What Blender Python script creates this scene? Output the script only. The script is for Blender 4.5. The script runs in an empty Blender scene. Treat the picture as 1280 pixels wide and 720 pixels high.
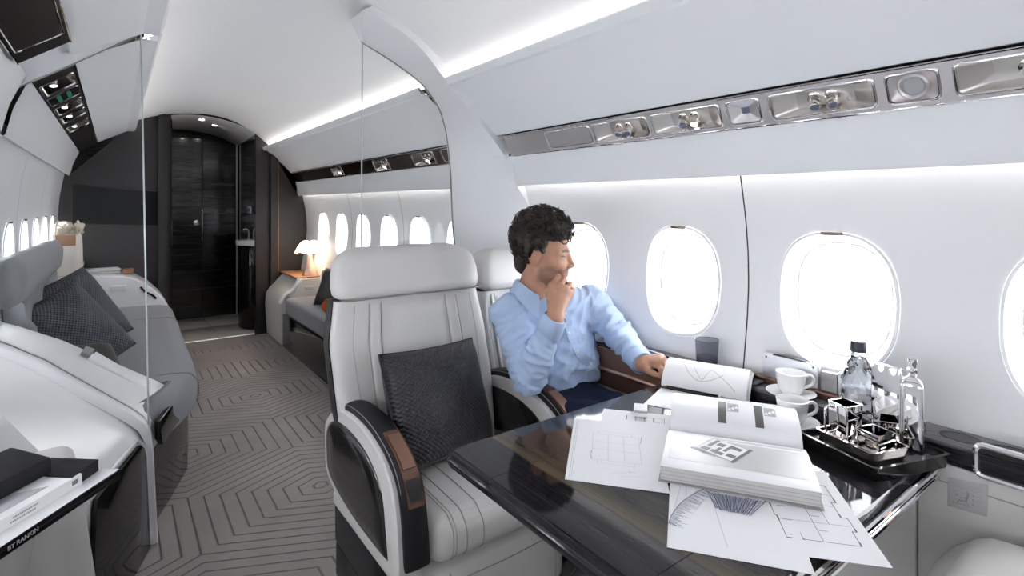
import bpy, bmesh, math, random
import numpy as np
from mathutils import Vector, Matrix, noise
PI = math.pi
SC = bpy.context.scene
COL = SC.collection
random.seed(7)

# ------------------------------------------------------------------ camera, light, exposure
cam_data = bpy.data.cameras.new('camera')
cam = bpy.data.objects.new('camera', cam_data)
COL.objects.link(cam)
cam.location = (0, 0, 1.25)
cam.rotation_euler = (PI / 2, 0, -math.atan2(496, 671))
cam_data.sensor_width = 36
cam_data.lens = 36 * 671 / 1280
cam_data.shift_y = -105 / 1280
cam_data.clip_start = 0.02
SC.camera = cam

world = bpy.data.worlds.new('overcast_sky')
SC.world = world
world.use_nodes = True
wbg = world.node_tree.nodes['Background']
wbg.inputs[0].default_value = (0.97, 0.982, 1.0, 1)
wbg.inputs[1].default_value = 6.0

SC.view_settings.view_transform = 'Standard'
SC.view_settings.look = 'None'
SC.view_settings.gamma = 1.0
SC.view_settings.use_curve_mapping = False
SC.view_settings.exposure = 1.02
SC.cycles.max_bounces = 12
SC.cycles.diffuse_bounces = 6
SC.cycles.transparent_max_bounces = 16
SC.cycles.sample_clamp_indirect = 6.0
SC.cycles.caustics_reflective = False
SC.cycles.caustics_refractive = False
COVE = 6.0          # emission of the ceiling cove strips
SILL = 12.0           # emission of the strips above the windows

# ------------------------------------------------------------------ materials
def lin(c):
    return tuple((x / 12.92 if x <= 0.04045 else ((x + 0.055) / 1.055) ** 2.4) for x in c)

def hexc(h):
    return lin(tuple(int(h[i:i + 2], 16) / 255 for i in (0, 2, 4)))

def mat(name, col, rough=0.5, metal=0.0, bump=0, bscale=200, coat=0.0, spec=0.5, var=0, vscale=5, emis=None, estr=0, sheen=0):
    m = bpy.data.materials.new(name)
    m.use_nodes = True
    nt = m.node_tree
    b = nt.nodes['Principled BSDF']
    if isinstance(col, str): col = hexc(col)
    b.inputs['Base Color'].default_value = (*col, 1)
    b.inputs['Roughness'].default_value = rough
    b.inputs['Metallic'].default_value = metal
    b.inputs['Specular IOR Level'].default_value = spec
    b.inputs['Coat Weight'].default_value = coat
    b.inputs['Coat Roughness'].default_value = 0.03
    if sheen: b.inputs['Sheen Weight'].default_value = sheen
    if emis:
        b.inputs['Emission Color'].default_value = (*emis, 1)
        b.inputs['Emission Strength'].default_value = estr
    if bump or var:
        tc = nt.nodes.new('ShaderNodeTexCoord')
        nz = nt.nodes.new('ShaderNodeTexNoise')
        nz.inputs['Scale'].default_value = bscale
        nz.inputs['Detail'].default_value = 3
        nt.links.new(tc.outputs['Object'], nz.inputs['Vector'])
        if bump:
            bp = nt.nodes.new('ShaderNodeBump')
            bp.inputs['Strength'].default_value = bump
            bp.inputs['Distance'].default_value = 0.002
            nt.links.new(nz.outputs['Fac'], bp.inputs['Height'])
            nt.links.new(bp.outputs['Normal'], b.inputs['Normal'])
        if var:
            n2 = nt.nodes.new('ShaderNodeTexNoise')
            n2.inputs['Scale'].default_value = vscale
            nt.links.new(tc.outputs['Object'], n2.inputs['Vector'])
            mx = nt.nodes.new('ShaderNodeMix'); mx.data_type = 'RGBA'
            mx.inputs[6].default_value = (*[c * (1 - var) for c in col], 1)
            mx.inputs[7].default_value = (*[min(1, c * (1 + var)) for c in col], 1)
            nt.links.new(n2.outputs['Fac'], mx.inputs[0])
            nt.links.new(mx.outputs[2], b.inputs['Base Color'])
    return m

def node(nt, kind, **kw):
    n = nt.nodes.new(kind)
    for k, v in kw.items(): setattr(n, k, v)
    return n

def glass_mat(name, tint, refl=0.03, rough=0.0):
    """clear sheet: transparent with a fresnel mirror coat"""
    m = bpy.data.materials.new(name); m.use_nodes = True
    nt = m.node_tree; nt.nodes.clear()
    out = node(nt, 'ShaderNodeOutputMaterial'); mx = node(nt, 'ShaderNodeMixShader')
    tr = node(nt, 'ShaderNodeBsdfTransparent'); gl = node(nt, 'ShaderNodeBsdfGlossy')
    lw = node(nt, 'ShaderNodeLayerWeight'); lw.inputs['Blend'].default_value = 0.5      # facing: same from both sides
    pw = node(nt, 'ShaderNodeMath', operation='POWER'); pw.inputs[1].default_value = 5.0
    fr = node(nt, 'ShaderNodeMath', operation='MULTIPLY_ADD'); fr.inputs[1].default_value = 1 - refl; fr.inputs[2].default_value = refl
    nt.links.new(lw.outputs['Facing'], pw.inputs[0]); nt.links.new(pw.outputs[0], fr.inputs[0])
    tr.inputs[0].default_value = (*tint, 1)
    gl.inputs['Roughness'].default_value = rough
    nt.links.new(fr.outputs[0], mx.inputs[0]); nt.links.new(tr.outputs[0], mx.inputs[1])
    nt.links.new(gl.outputs[0], mx.inputs[2]); nt.links.new(mx.outputs[0], out.inputs[0])
    return m

def emit_mat(name, col, s):
    m = bpy.data.materials.new(name); m.use_nodes = True
    nt = m.node_tree; nt.nodes.clear()
    out = node(nt, 'ShaderNodeOutputMaterial'); e = node(nt, 'ShaderNodeEmission')
    e.inputs[0].default_value = (*col, 1); e.inputs[1].default_value = s
    nt.links.new(e.outputs[0], out.inputs[0])
    return m

def ramp(nt, stops):
    r = node(nt, 'ShaderNodeValToRGB')
    el = r.color_ramp.elements
    while len(el) < len(stops): el.new(0.5)
    for e, (p, c) in zip(el, stops): e.position = p; e.color = (*c, 1)
    return r

def wood_mat(name, stops, scale, rough, axis='Y', coat=0.6, distort=3.0):
    """straight-grained veneer, streaks run along an object axis"""
    m = mat(name, (0.03, 0.03, 0.03), rough, coat=coat)
    nt = m.node_tree; b = nt.nodes['Principled BSDF']
    tc = node(nt, 'ShaderNodeTexCoord'); mp = node(nt, 'ShaderNodeMapping')
    s = [scale] * 3; s['XYZ'.index(axis)] = scale * (0.012 if scale > 200 else 0.03)
    mp.inputs['Scale'].default_value = s
    nz = node(nt, 'ShaderNodeTexNoise'); nz.inputs['Scale'].default_value = 1; nz.inputs['Detail'].default_value = 6
    nz.inputs['Roughness'].default_value = 0.7
    r = ramp(nt, stops)
    nt.links.new(tc.outputs['Object'], mp.inputs[0]); nt.links.new(mp.outputs[0], nz.inputs['Vector'])
    nt.links.new(nz.outputs['Fac'], r.inputs[0]); nt.links.new(r.outputs[0], b.inputs['Base Color'])
    return m

def weave_mat(name, c0, c1, scale, rough=0.6, strength=0.8, uv=True):
    """basket weave from two crossed waves"""
    m = mat(name, c0, rough)
    nt = m.node_tree; b = nt.nodes['Principled BSDF']
    tc = node(nt, 'ShaderNodeTexCoord'); ck = node(nt, 'ShaderNodeSeparateXYZ')
    nt.links.new(tc.outputs['UV' if uv else 'Object'], ck.inputs[0])
    hs = []
    for i, o in enumerate(('X', 'Y')):
        mu = node(nt, 'ShaderNodeMath', operation='MULTIPLY'); mu.inputs[1].default_value = scale
        sn = node(nt, 'ShaderNodeMath', operation='SINE')
        nt.links.new(ck.outputs[o], mu.inputs[0]); nt.links.new(mu.outputs[0], sn.inputs[0]); hs.append(sn)
    pr = node(nt, 'ShaderNodeMath', operation='MULTIPLY'); nt.links.new(hs[0].outputs[0], pr.inputs[0]); nt.links.new(hs[1].outputs[0], pr.inputs[1])
    mr = node(nt, 'ShaderNodeMapRange'); mr.inputs[1].default_value = -0.7; mr.inputs[2].default_value = 0.7
    nt.links.new(pr.outputs[0], mr.inputs[0])
    mx = node(nt, 'ShaderNodeMix', data_type='RGBA'); mx.inputs[6].default_value = (*c0, 1); mx.inputs[7].default_value = (*c1, 1)
    nt.links.new(mr.outputs[0], mx.inputs[0]); nt.links.new(mx.outputs[2], b.inputs['Base Color'])
    bp = node(nt, 'ShaderNodeBump'); bp.inputs['Strength'].default_value = strength; bp.inputs['Distance'].default_value = 0.004
    nt.links.new(mr.outputs[0], bp.inputs['Height']); nt.links.new(bp.outputs[0], b.inputs['Normal'])
    return m

M = {}
M['panel'] = mat('white_cabin_panel', (0.80, 0.81, 0.835), 0.42, bump=0.04, bscale=900)
M['ceil'] = mat('white_ceiling_cloth', (0.83, 0.83, 0.84), 0.7, bump=0.05, bscale=700)
M['trimw'] = mat('white_lacquer', (0.84, 0.845, 0.86), 0.25)
M['leather'] = mat('white_leather', (0.63, 0.615, 0.60), 0.42, bump=0.25, bscale=550)
M['leatherseam'] = mat('grey_seam_thread', (0.36, 0.35, 0.34), 0.7)
M['blackleather'] = mat('black_leather', (0.012, 0.012, 0.014), 0.5, spec=0.2, bump=0.25, bscale=600)
M['blackgloss'] = mat('black_gloss', (0.010, 0.009, 0.010), 0.08, spec=0.42)
M['blackmatte'] = mat('black_matte', (0.02, 0.02, 0.022), 0.5)
M['panelblack'] = mat('dark_service_panel', (0.022, 0.018, 0.017), 0.28)
M['silver'] = mat('brushed_nickel', (0.74, 0.71, 0.71), 0.42, 1.0)
M['bronze_reflect'] = mat('bronze_and_reflected_dark', (0.22, 0.17, 0.14), 0.24, 1.0)  # bronze window handles; on the far strip a dark reflection put into colour
M['satin'] = mat('satin_nickel_housing', (0.80, 0.77, 0.75), 0.30, 1.0)
M['chrome'] = mat('polished_chrome', (0.86, 0.85, 0.86), 0.04, 1.0)
M['nickel'] = mat('polished_nickel', (0.72, 0.68, 0.64), 0.07, 1.0)
M['alu'] = mat('satin_aluminium', (0.74, 0.76, 0.80), 0.5, 1.0)
M['copper'] = mat('polished_copper', (0.90, 0.60, 0.46), 0.30, 1.0)
M['bronze'] = mat('bronze_lacquer', (0.16, 0.085, 0.06), 0.22, 0.6)
M['opal'] = mat('opal_lampshade', (0.9, 0.85, 0.78), 0.4, emis=(1.0, 0.78, 0.55), estr=1.5)
M['greyfabric'] = mat('grey_wool_fabric', (0.225, 0.23, 0.25), 0.9, bump=0.7, bscale=420, var=0.18, vscale=160, sheen=0.2)
M['darkwall'] = mat('dark_bulkhead_veneer', (0.024, 0.020, 0.022), 0.42)
M['screen'] = mat('black_screen', (0.004, 0.0035, 0.004), 0.35, spec=0.2)
M['paper'] = mat('white_paper', (0.80, 0.80, 0.82), 0.65)
M['page'] = mat('book_page_paper', (0.78, 0.78, 0.80), 0.38)
M['pageedge'] = mat('page_block_edge', (0.62, 0.60, 0.58), 0.8, bump=0.6, bscale=900)
M['ink'] = mat('grey_ink', (0.10, 0.10, 0.12), 0.7)
M['inklight'] = mat('pale_pencil_line', (0.42, 0.42, 0.45), 0.8)
M['inkmid'] = mat('printed_mid_grey', (0.30, 0.29, 0.29), 0.5)
M['inkblue'] = mat('blue_grey_ink', (0.10, 0.11, 0.20), 0.7)
M['ceramic'] = mat('white_porcelain', (0.80, 0.80, 0.80), 0.12, coat=0.4)
M['marble'] = mat('pale_marble', (0.62, 0.60, 0.57), 0.15, var=0.25, vscale=6)
M['bronzeline'] = mat('bronze_inlay', (0.40, 0.20, 0.10), 0.3, 0.9)
M['orange'] = mat('orange_wool', (0.42, 0.09, 0.02), 0.85, bump=0.6, bscale=300)
M['tote'] = mat('cream_tote_canvas', (0.80, 0.74, 0.68), 0.7, bump=0.2)
M['tan'] = mat('tan_leather', (0.34, 0.17, 0.09), 0.5)
M['scarf'] = mat('striped_scarf', (0.62, 0.56, 0.46), 0.85, var=0.6, vscale=60)
M['skirtwhite'] = mat('white_book_cover', (0.84, 0.84, 0.85), 0.3)
M['pane'] = glass_mat('window_pane_glass', (0.97, 0.985, 1.0))
M['glass'] = glass_mat('partition_glass', (0.985, 0.99, 0.987), 0.012)
M['glassedge'] = mat('glass_edge', (0.55, 0.60, 0.60), 0.2)
M['acrylic'] = glass_mat('clear_acrylic', (0.93, 0.94, 0.95))
M['smoke'] = glass_mat('smoked_glass', (0.72, 0.73, 0.76))
M['cove'] = emit_mat('cove_light_strip', (1.0, 0.955, 0.90), COVE)
M['sill'] = emit_mat('window_wash_strip', (1.0, 0.93, 0.82), SILL)
M['spot'] = emit_mat('downlight_lens', (1.0, 0.94, 0.86), 90.0)
M['spoton'] = emit_mat('reading_light_lens', (1.0, 0.93, 0.84), 6.0)
M['lens'] = mat('blue_grey_lens', (0.16, 0.18, 0.26), 0.15)
M['ebony'] = wood_mat('ebony_veneer', [(0.32, (0.004, 0.004, 0.006)), (0.5, (0.012, 0.0115, 0.015)), (0.62, (0.034, 0.030, 0.031)), (0.72, (0.009, 0.0085, 0.011))], 230, 0.06, 'Y', coat=0.0, )
nt = M['ebony'].node_tree; pb = nt.nodes['Principled BSDF']; pb.inputs['Specular IOR Level'].default_value = 0.35
src = pb.inputs['Base Color'].links[0].from_socket
tc = node(nt, 'ShaderNodeTexCoord'); sx = node(nt, 'ShaderNodeSeparateXYZ'); mp = node(nt, 'ShaderNodeMapping'); mp.inputs['Scale'].default_value = (14, 1.2, 1)
nz = node(nt, 'ShaderNodeTexNoise'); nz.inputs['Scale'].default_value = 1; nz.inputs['Detail'].default_value = 2
ad = node(nt, 'ShaderNodeMath', operation='MULTIPLY_ADD'); ad.inputs[1].default_value = .030
mr = node(nt, 'ShaderNodeMapRange'); mr.inputs[1].default_value = -.40; mr.inputs[2].default_value = 0.0
rp = ramp(nt, [(.0, (0, 0, 0)), (.30, (0, 0, 0)), (.33, (.060, .046, .023)), (.40, (.036, .029, .016)), (.45, (.015, .013, .009)), (.60, (.010, .009, .007)), (.85, (0, 0, 0))])
mx = node(nt, 'ShaderNodeMix', data_type='RGBA', blend_type='ADD'); mx.inputs[0].default_value = 1.0
nt.links.new(tc.outputs['Object'], mp.inputs[0]); nt.links.new(mp.outputs[0], nz.inputs['Vector']); nt.links.new(tc.outputs['Object'], sx.inputs[0])
nt.links.new(nz.outputs[0], ad.inputs[0]); nt.links.new(sx.outputs[0], ad.inputs[2]); nt.links.new(ad.outputs[0], mr.inputs[0]); nt.links.new(mr.outputs[0], rp.inputs[0])
nt.links.new(src, mx.inputs[6]); nt.links.new(rp.outputs[0], mx.inputs[7]); nt.links.new(mx.outputs[2], pb.inputs['Base Color'])
M['ebonyx'] = wood_mat('dark_gloss_doors', [(0.3, (0.004, 0.005, 0.005)), (0.52, (0.010, 0.011, 0.010)), (0.66, (0.055, 0.055, 0.05))], 26, 0.14, 'X', coat=0.2)
M['ledgewood'] = wood_mat('dark_ledge_veneer', [(0.3, (0.040, 0.038, 0.042)), (0.6, (0.085, 0.080, 0.085)), (0.75, (0.06, 0.056, 0.06))], 110, 0.25, 'Y', coat=0.2)

M['ledgewood2'] = mat('ledge_inset', (0.028, 0.026, 0.03), 0.3)
M['pagegrey'] = mat('printed_pale_grey', (0.52, 0.51, 0.51), 0.35)
M['waterclear'] = glass_mat('water_clear', (0.95, 0.965, 0.98))
M['capblue'] = mat('dark_blue_cap', (0.02, 0.025, 0.045), 0.35)
M['smokegrey'] = mat('grey_glass_catch', (0.10, 0.10, 0.12), 0.1, coat=0.3)
M['placardgrey'] = mat('placard_grey', (0.46, 0.45, 0.455), 0.4)

def carpet_mat():
    m = mat('taupe_carved_carpet', (0.2, 0.18, 0.17), 0.95)
    nt = m.node_tree; b = nt.nodes['Principled BSDF']
    L = nt.links.new
    tc = node(nt, 'ShaderNodeTexCoord'); mp = node(nt, 'ShaderNodeMapping')
    mp.inputs['Scale'].default_value = (1 / 0.98, 1 / 0.80, 0); mp.inputs['Location'].default_value = (0.25, 0.43, 0)
    L(tc.outputs['Object'], mp.inputs[0])
    def vm(op, a, bb=None, c=None):
        n = node(nt, 'ShaderNodeVectorMath', operation=op)
        for i, x in enumerate((a, bb, c)):
            if x is None: continue
            if isinstance(x, tuple): n.inputs[i].default_value = x
            else: L(x, n.inputs[i])
        return n.outputs['Value'] if op in ('DOT_PRODUCT', 'LENGTH') else n.outputs[0]
    def mm(op, a, bb=0.0):
        n = node(nt, 'ShaderNodeMath', operation=op)
        for i, x in enumerate((a, bb)):
            if isinstance(x, (int, float)): n.inputs[i].default_value = x
            else: L(x, n.inputs[i])
        return n.outputs[0]
    r, h = (1.0, 1.7320508, 1.0), (0.5, 0.8660254, 0.0)
    lo, hi = (0, 0, 0), r
    a = vm('SUBTRACT', vm('WRAP', mp.outputs[0], hi, lo), h)
    c = vm('SUBTRACT', vm('WRAP', vm('SUBTRACT', mp.outputs[0], h), hi, lo), h)
    k = mm('LESS_THAN', vm('DOT_PRODUCT', a, a), vm('DOT_PRODUCT', c, c))
    mx = node(nt, 'ShaderNodeMix', data_type='VECTOR'); L(k, mx.inputs[0]); L(c, mx.inputs[4]); L(a, mx.inputs[5])
    g = vm('ABSOLUTE', mx.outputs[1])
    sp = node(nt, 'ShaderNodeSeparateXYZ'); L(g, sp.inputs[0])
    hd = mm('MAXIMUM', vm('DOT_PRODUCT', g, (0.5, 0.8660254, 0)), sp.outputs[0])
    fr = mm('FRACT', mm('MULTIPLY', hd, 17.0))
    tri = mm('ABSOLUTE', mm('SUBTRACT', fr, 0.5))
    sm = node(nt, 'ShaderNodeMapRange'); sm.interpolation_type = 'SMOOTHSTEP'
    sm.inputs[1].default_value = 0.01; sm.inputs[2].default_value = 0.10; L(tri, sm.inputs[0])
    nz = node(nt, 'ShaderNodeTexNoise'); nz.inputs['Scale'].default_value = 420; L(tc.outputs['Object'], nz.inputs['Vector'])
    n2 = node(nt, 'ShaderNodeTexNoise'); n2.inputs['Scale'].default_value = 3.2; L(tc.outputs['Object'], n2.inputs['Vector'])
    rp = ramp(nt, [(0.3, (0.30, 0.272, 0.258)), (0.7, (0.42, 0.385, 0.367))])
    L(mm('ADD', mm('MULTIPLY', nz.outputs[0], 0.5), mm('MULTIPLY', n2.outputs[0], 0.5)), rp.inputs[0])
    mc = node(nt, 'ShaderNodeMix', data_type='RGBA'); L(sm.outputs[0], mc.inputs[0])
    mc.inputs[6].default_value = (0.19, 0.172, 0.163, 1); L(rp.outputs[0], mc.inputs[7]); L(mc.outputs[2], b.inputs['Base Color'])  # groove lines darker: occlusion in the carving put into the colour
    bp = node(nt, 'ShaderNodeBump'); bp.inputs['Strength'].default_value = 0.9; bp.inputs['Distance'].default_value = 0.006
    L(mm('ADD', sm.outputs[0], mm('MULTIPLY', nz.outputs[0], 0.35)), bp.inputs['Height']); L(bp.outputs[0], b.inputs['Normal'])
    return m
M['carpet'] = carpet_mat()

# ------------------------------------------------------------------ building helpers
RM = {}
def tag(o, label=None, cat=None, group=None, kind=None):
    if label: o['label'] = label
    if cat: o['category'] = cat
    if group: o['group'] = group
    if kind: o['kind'] = kind
    return o

def thing(name, label, cat, loc=(0, 0, 0), rz=0, group=None, kind=None):
    o = bpy.data.objects.new(name, None); COL.objects.link(o)
    o.empty_display_size = 0.05
    o.location = loc; o.rotation_euler = (0, 0, rz)
    RM[o.name] = Matrix.Translation(loc) @ Matrix.Rotation(rz, 4, 'Z')
    return tag(o, label, cat, group, kind)

def put(name, bm, m, parent=None, local=False, smooth=40, origin=None, label=None):
    """link a bmesh (authored in world space unless local) as one object"""
    me = bpy.data.meshes.new(name)
    if isinstance(bm, bpy.types.Mesh):
        me = bm; me.name = name
    else:
        bmesh.ops.recalc_face_normals(bm, faces=bm.faces[:])
        bm.to_mesh(me); bm.free()
    o = bpy.data.objects.new(name, me); COL.objects.link(o)
    if isinstance(m, str): m = M[m]
    if m is not None and not me.materials: me.materials.append(m)
    if parent is not None:
        T = RM[parent.name]
        if not local: me.transform(T.inverted())
        o.parent = parent
        RM[o.name] = T
    elif origin is not None:
        me.transform(Matrix.Translation(-Vector(origin))); o.location = origin
    if smooth is not None:
        for p in me.polygons: p.use_smooth = True
        if smooth < 180: me.set_sharp_from_angle(angle=math.radians(smooth))
    if label: o['label'] = label
    return o

def copy_tree(o, parent=None):
    c = o.copy(); COL.objects.link(c)
    if parent is not None: c.parent = parent
    RM[c.name] = RM.get(o.name)
    for ch in o.children: copy_tree(ch, c)
    return c

def B(): return bmesh.new()

def box(bm, c, s, r=0.0, seg=3, T=None):
    v = bmesh.ops.create_cube(bm, size=1)['verts']
    for x in v: x.co = Vector((x.co.x * s[0], x.co.y * s[1], x.co.z * s[2]))
    if r > 0:
        es = list({e for x in v for e in x.link_edges})
        g = bmesh.ops.bevel(bm, geom=es, offset=min(r, min(s) * 0.49), segments=seg, profile=0.5, affect='EDGES')
        v = list({x for f in g['faces'] for x in f.verts} | {x for x in v if x.is_valid})
    mt = Matrix.Translation(Vector(c)) @ (T.to_4x4() if T is not None else Matrix.Identity(4))
    for x in v: x.co = mt @ x.co
    return bm

def RZ(a): return Matrix.Rotation(a, 3, 'Z')

def loft(bm, rings, closed=True, cap0=True, cap1=True):
    vs = [[bm.verts.new(Vector(p)) for p in ring] for ring in rings]
    n = len(vs[0])
    for a, b in zip(vs, vs[1:]):
        for i in range(n if closed else n - 1):
            j = (i + 1) % n
            bm.faces.new((a[i], a[j], b[j], b[i]))
    if closed and cap0: bm.faces.new(vs[0][::-1])
    if closed and cap1: bm.faces.new(vs[-1])
    return vs

def prism(bm, loop, vec, r=0.0, seg=2):
    """extrude a 3D polygon by vec"""
    a = [bm.verts.new(Vector(p)) for p in loop]
    b = [bm.verts.new(Vector(p) + Vector(vec)) for p in loop]
    n = len(a); fs = [bm.faces.new(a[::-1]), bm.faces.new(b)]
    for i in range(n):
        j = (i + 1) % n; bm.faces.new((a[i], a[j], b[j], b[i]))
    if r:
        es = list({e for f in fs for e in f.edges})
        bmesh.ops.bevel(bm, geom=es, offset=r, segments=seg, profile=0.5, affect='EDGES')
    return bm

def grid(bm, f, nu, nv, uv=False):
    V = [[bm.verts.new(Vector(f(i / nu, j / nv))) for j in range(nv + 1)] for i in range(nu + 1)]
    lay = bm.loops.layers.uv.verify() if uv else None
    for i in range(nu):
        for j in range(nv):
            fc = bm.faces.new((V[i][j], V[i + 1][j], V[i + 1][j + 1], V[i][j + 1]))
            if uv:
                for lp, (a, b) in zip(fc.loops, ((i, j), (i + 1, j), (i + 1, j + 1), (i, j + 1))):
                    lp[lay].uv = (a / nu, b / nv)
    return V

def frame_of(d):
    d = Vector(d).normalized()
    u = d.orthogonal().normalized() if abs(d.z) > 0.95 else d.cross(Vector((0, 0, 1))).normalized()
    return u, d.cross(u).normalized()

def tube(bm, pts, r, n=8, closed=False, cap=True):
    pts = [Vector(p) for p in pts]; rings = []
    N = len(pts); u = None
    for i, p in enumerate(pts):
        d = (pts[(i + 1) % N] - pts[i - 1]) if closed else (pts[min(i + 1, N - 1)] - pts[max(i - 1, 0)])
        if d.length < 1e-9: d = Vector((0, 0, 1))
        d.normalize()
        if u is None: u, _ = frame_of(d)
        u = (u - d * u.dot(d)); u = u.normalized() if u.length > 1e-6 else frame_of(d)[0]
        w = d.cross(u); rr = r[i] if isinstance(r, (list, tuple)) else r
        rings.append([p + (u * math.cos(2 * PI * k / n) + w * math.sin(2 * PI * k / n)) * rr for k in range(n)])
    if closed: rings.append(rings[0]); loft(bm, rings, True, False, False); bmesh.ops.remove_doubles(bm, verts=bm.verts[:], dist=1e-6)
    else: loft(bm, rings, True, cap, cap)
    return bm

def lathe(bm, prof, c, n=28, axis=None, cap=True):
    u, w = (Vector((1, 0, 0)), Vector((0, 1, 0))) if axis is None else frame_of(axis)
    a = Vector((0, 0, 1)) if axis is None else Vector(axis).normalized()
    c = Vector(c)
    rings = [[c + a * z + (u * math.cos(2 * PI * k / n) + w * math.sin(2 * PI * k / n)) * max(r, 1e-5) for k in range(n)] for r, z in prof]
    loft(bm, rings, True, cap, cap)
    return bm

def roundpoly(pts, r, n=4):
    """fillet a 2D polygon; r a number or one per corner"""
    out = []; N = len(pts)
    for i in range(N):
        p0, p, p1 = Vector(pts[i - 1]), Vector(pts[i]), Vector(pts[(i + 1) % N])
        rr = r[i] if isinstance(r, (list, tuple)) else r
        a, b = (p0 - p), (p1 - p); rr = min(rr, a.length * 0.48, b.length * 0.48)
        if rr <= 1e-6: out.append(tuple(p)); continue
        A, Bq = p + a.normalized() * rr, p + b.normalized() * rr
        for k in range(n + 1):
            t = k / n; q = A * (1 - t) ** 2 + p * 2 * t * (1 - t) + Bq * t * t
            out.append(tuple(q))
    return out

def spline(pts, n=6):
    """Catmull-Rom through points"""
    P = [Vector(p) for p in pts]; out = []
    for i in range(len(P) - 1):
        a, b, c, d = P[max(i - 1, 0)], P[i], P[i + 1], P[min(i + 2, len(P) - 1)]
        for k in range(n):
            t = k / n
            out.append(0.5 * ((2 * b) + (c - a) * t + (2 * a - 5 * b + 4 * c - d) * t * t + (3 * b - a - 3 * c + d) * t ** 3))
    out.append(P[-1])
    return out

def softbox(bm, c, s, r, puff=(0, 0, 0), n=10, T=None, warp=None):
    """rounded box with crowned faces, evenly gridded so it can bend"""
    hx = Vector(s) * 0.5; mt = T if T is not None else Matrix.Identity(3); c = Vector(c); cache = {}
    def mp(p):
        key = (round(p[0], 5), round(p[1], 5), round(p[2], 5))
        if key in cache: return cache[key]
        q = Vector((p[0] * hx.x, p[1] * hx.y, p[2] * hx.z))
        core = Vector([max(-h + r, min(h - r, x)) for x, h in zip(q, hx)])
        d = q - core
        if d.length > 1e-9: q = core + d.normalized() * r
        for a in range(3):
            if puff[a]:
                o = [x for x in range(3) if x != a]
                q[a] += puff[a] * (1 - p[o[0]] ** 2) * (1 - p[o[1]] ** 2) * (abs(p[a]) * (1 if p[a] > 0 else -1))
        if warp: q = warp(q)
        v = bm.verts.new(c + mt @ q); cache[key] = v
        return v
    # parameters clustered at the edges
    def par(i):
        t = -1 + 2 * i / n
        return math.sin(t * PI / 2) * 0.75 + t * 0.25
    ax = [par(i) for i in range(n + 1)]
    for a in range(3):
        o1, o2 = (a + 1) % 3, (a + 2) % 3
        for sgn in (-1, 1):
            for i in range(n):
                for j in range(n):
                    q = []
                    for (ii, jj) in ((i, j), (i + 1, j), (i + 1, j + 1), (i, j + 1)):
                        p = [0, 0, 0]; p[a] = sgn; p[o1] = ax[ii]; p[o2] = ax[jj]; q.append(mp(p))
                    q = q if sgn > 0 else q[::-1]
                    if len(set(q)) == 4:
                        try: bm.faces.new(q)
                        except ValueError: pass
    return bm

def thick(bm, t):
    """give an open sheet a real thickness (shifted against its normals)"""
    bmesh.ops.recalc_face_normals(bm, faces=bm.faces[:])
    bm.normal_update(); vs = bm.verts[:]; fs = bm.faces[:]; es = [e for e in bm.edges if e.is_boundary]
    new = {v: bm.verts.new(v.co - v.normal * t) for v in vs}
    for f in fs: bm.faces.new([new[v] for v in reversed(f.verts)])
    for e in es:
        a, b = e.link_loops[0].vert, e.link_loops[0].link_loop_next.vert
        bm.faces.new((b, a, new[a], new[b]))
    return bm

def text_mesh(txt, size, depth=0.0004):
    cu = bpy.data.curves.new('lettering', 'FONT'); cu.body = txt; cu.size = size; cu.extrude = depth
    cu.align_x = 'CENTER'; cu.align_y = 'CENTER'
    o = bpy.data.objects.new('lettering', cu); COL.objects.link(o)
    dg = bpy.context.evaluated_depsgraph_get(); dg.update()
    me = bpy.data.meshes.new_from_object(o.evaluated_get(dg))
    bpy.data.objects.remove(o); bpy.data.curves.remove(cu)
    return me

def lines_bm(segs, w, T, z=0.0006):
    """flat ribbons drawn on a plane; segs in plane coords, T maps to world"""
    bm = B()
    for (x0, y0, x1, y1, *ww) in segs:
        d = Vector((x1 - x0, y1 - y0)); L = d.length
        if L < 1e-6: continue
        k = (ww[0] if ww else w) * 0.5
        nx, ny = -d.y / L * k, d.x / L * k
        vs = [bm.verts.new(T((a, b, z))) for a, b in ((x0 + nx, y0 + ny), (x0 - nx, y0 - ny), (x1 - nx, y1 - ny), (x1 + nx, y1 + ny))]
        bm.faces.new(vs)
    return bm

# ------------------------------------------------------------------ cabin shell
def interp(pts):
    zs = [p[0] for p in pts]; xs = [p[1] for p in pts]
    return lambda z: float(np.interp(z, zs, xs))
profR = interp([(-0.05, 1.37), (0.4, 1.47), (0.75, 1.53), (0.9, 1.552), (1.0, 1.56), (1.1, 1.557), (1.2, 1.545), (1.335, 1.515), (1.5, 1.47)])
profL = interp([(-0.05, -0.20), (0.4, -0.30), (0.75, -0.345), (0.9, -0.362), (1.0, -0.37), (1.1, -0.37), (1.2, -0.367), (1.34, -0.355), (1.5, -0.325)])
WZ, WH, WV = 0.99, 0.147, 0.182     # window centre height, half width, half height
WIN_R = [-1.79, -1.305, -0.815, -0.33, 0.16, 0.647, 1.135, 1.62, 2.11, 2.60, 3.09, 3.57, 4.06, 4.55, 5.04]
WIN_L = [-1.79, -1.305, -0.815, -0.33, 0.16, 0.647, 1.135, 1.62, 2.16, 2.65, 3.14, 3.62, 4.11, 4.60, 5.09]

def sup(t, hw, hh, e=2.5):
    c, s = math.cos(t), math.sin(t)
    return hw * math.copysign(abs(c) ** (2 / e), c), hh * math.copysign(abs(s) ** (2 / e), s)

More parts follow.
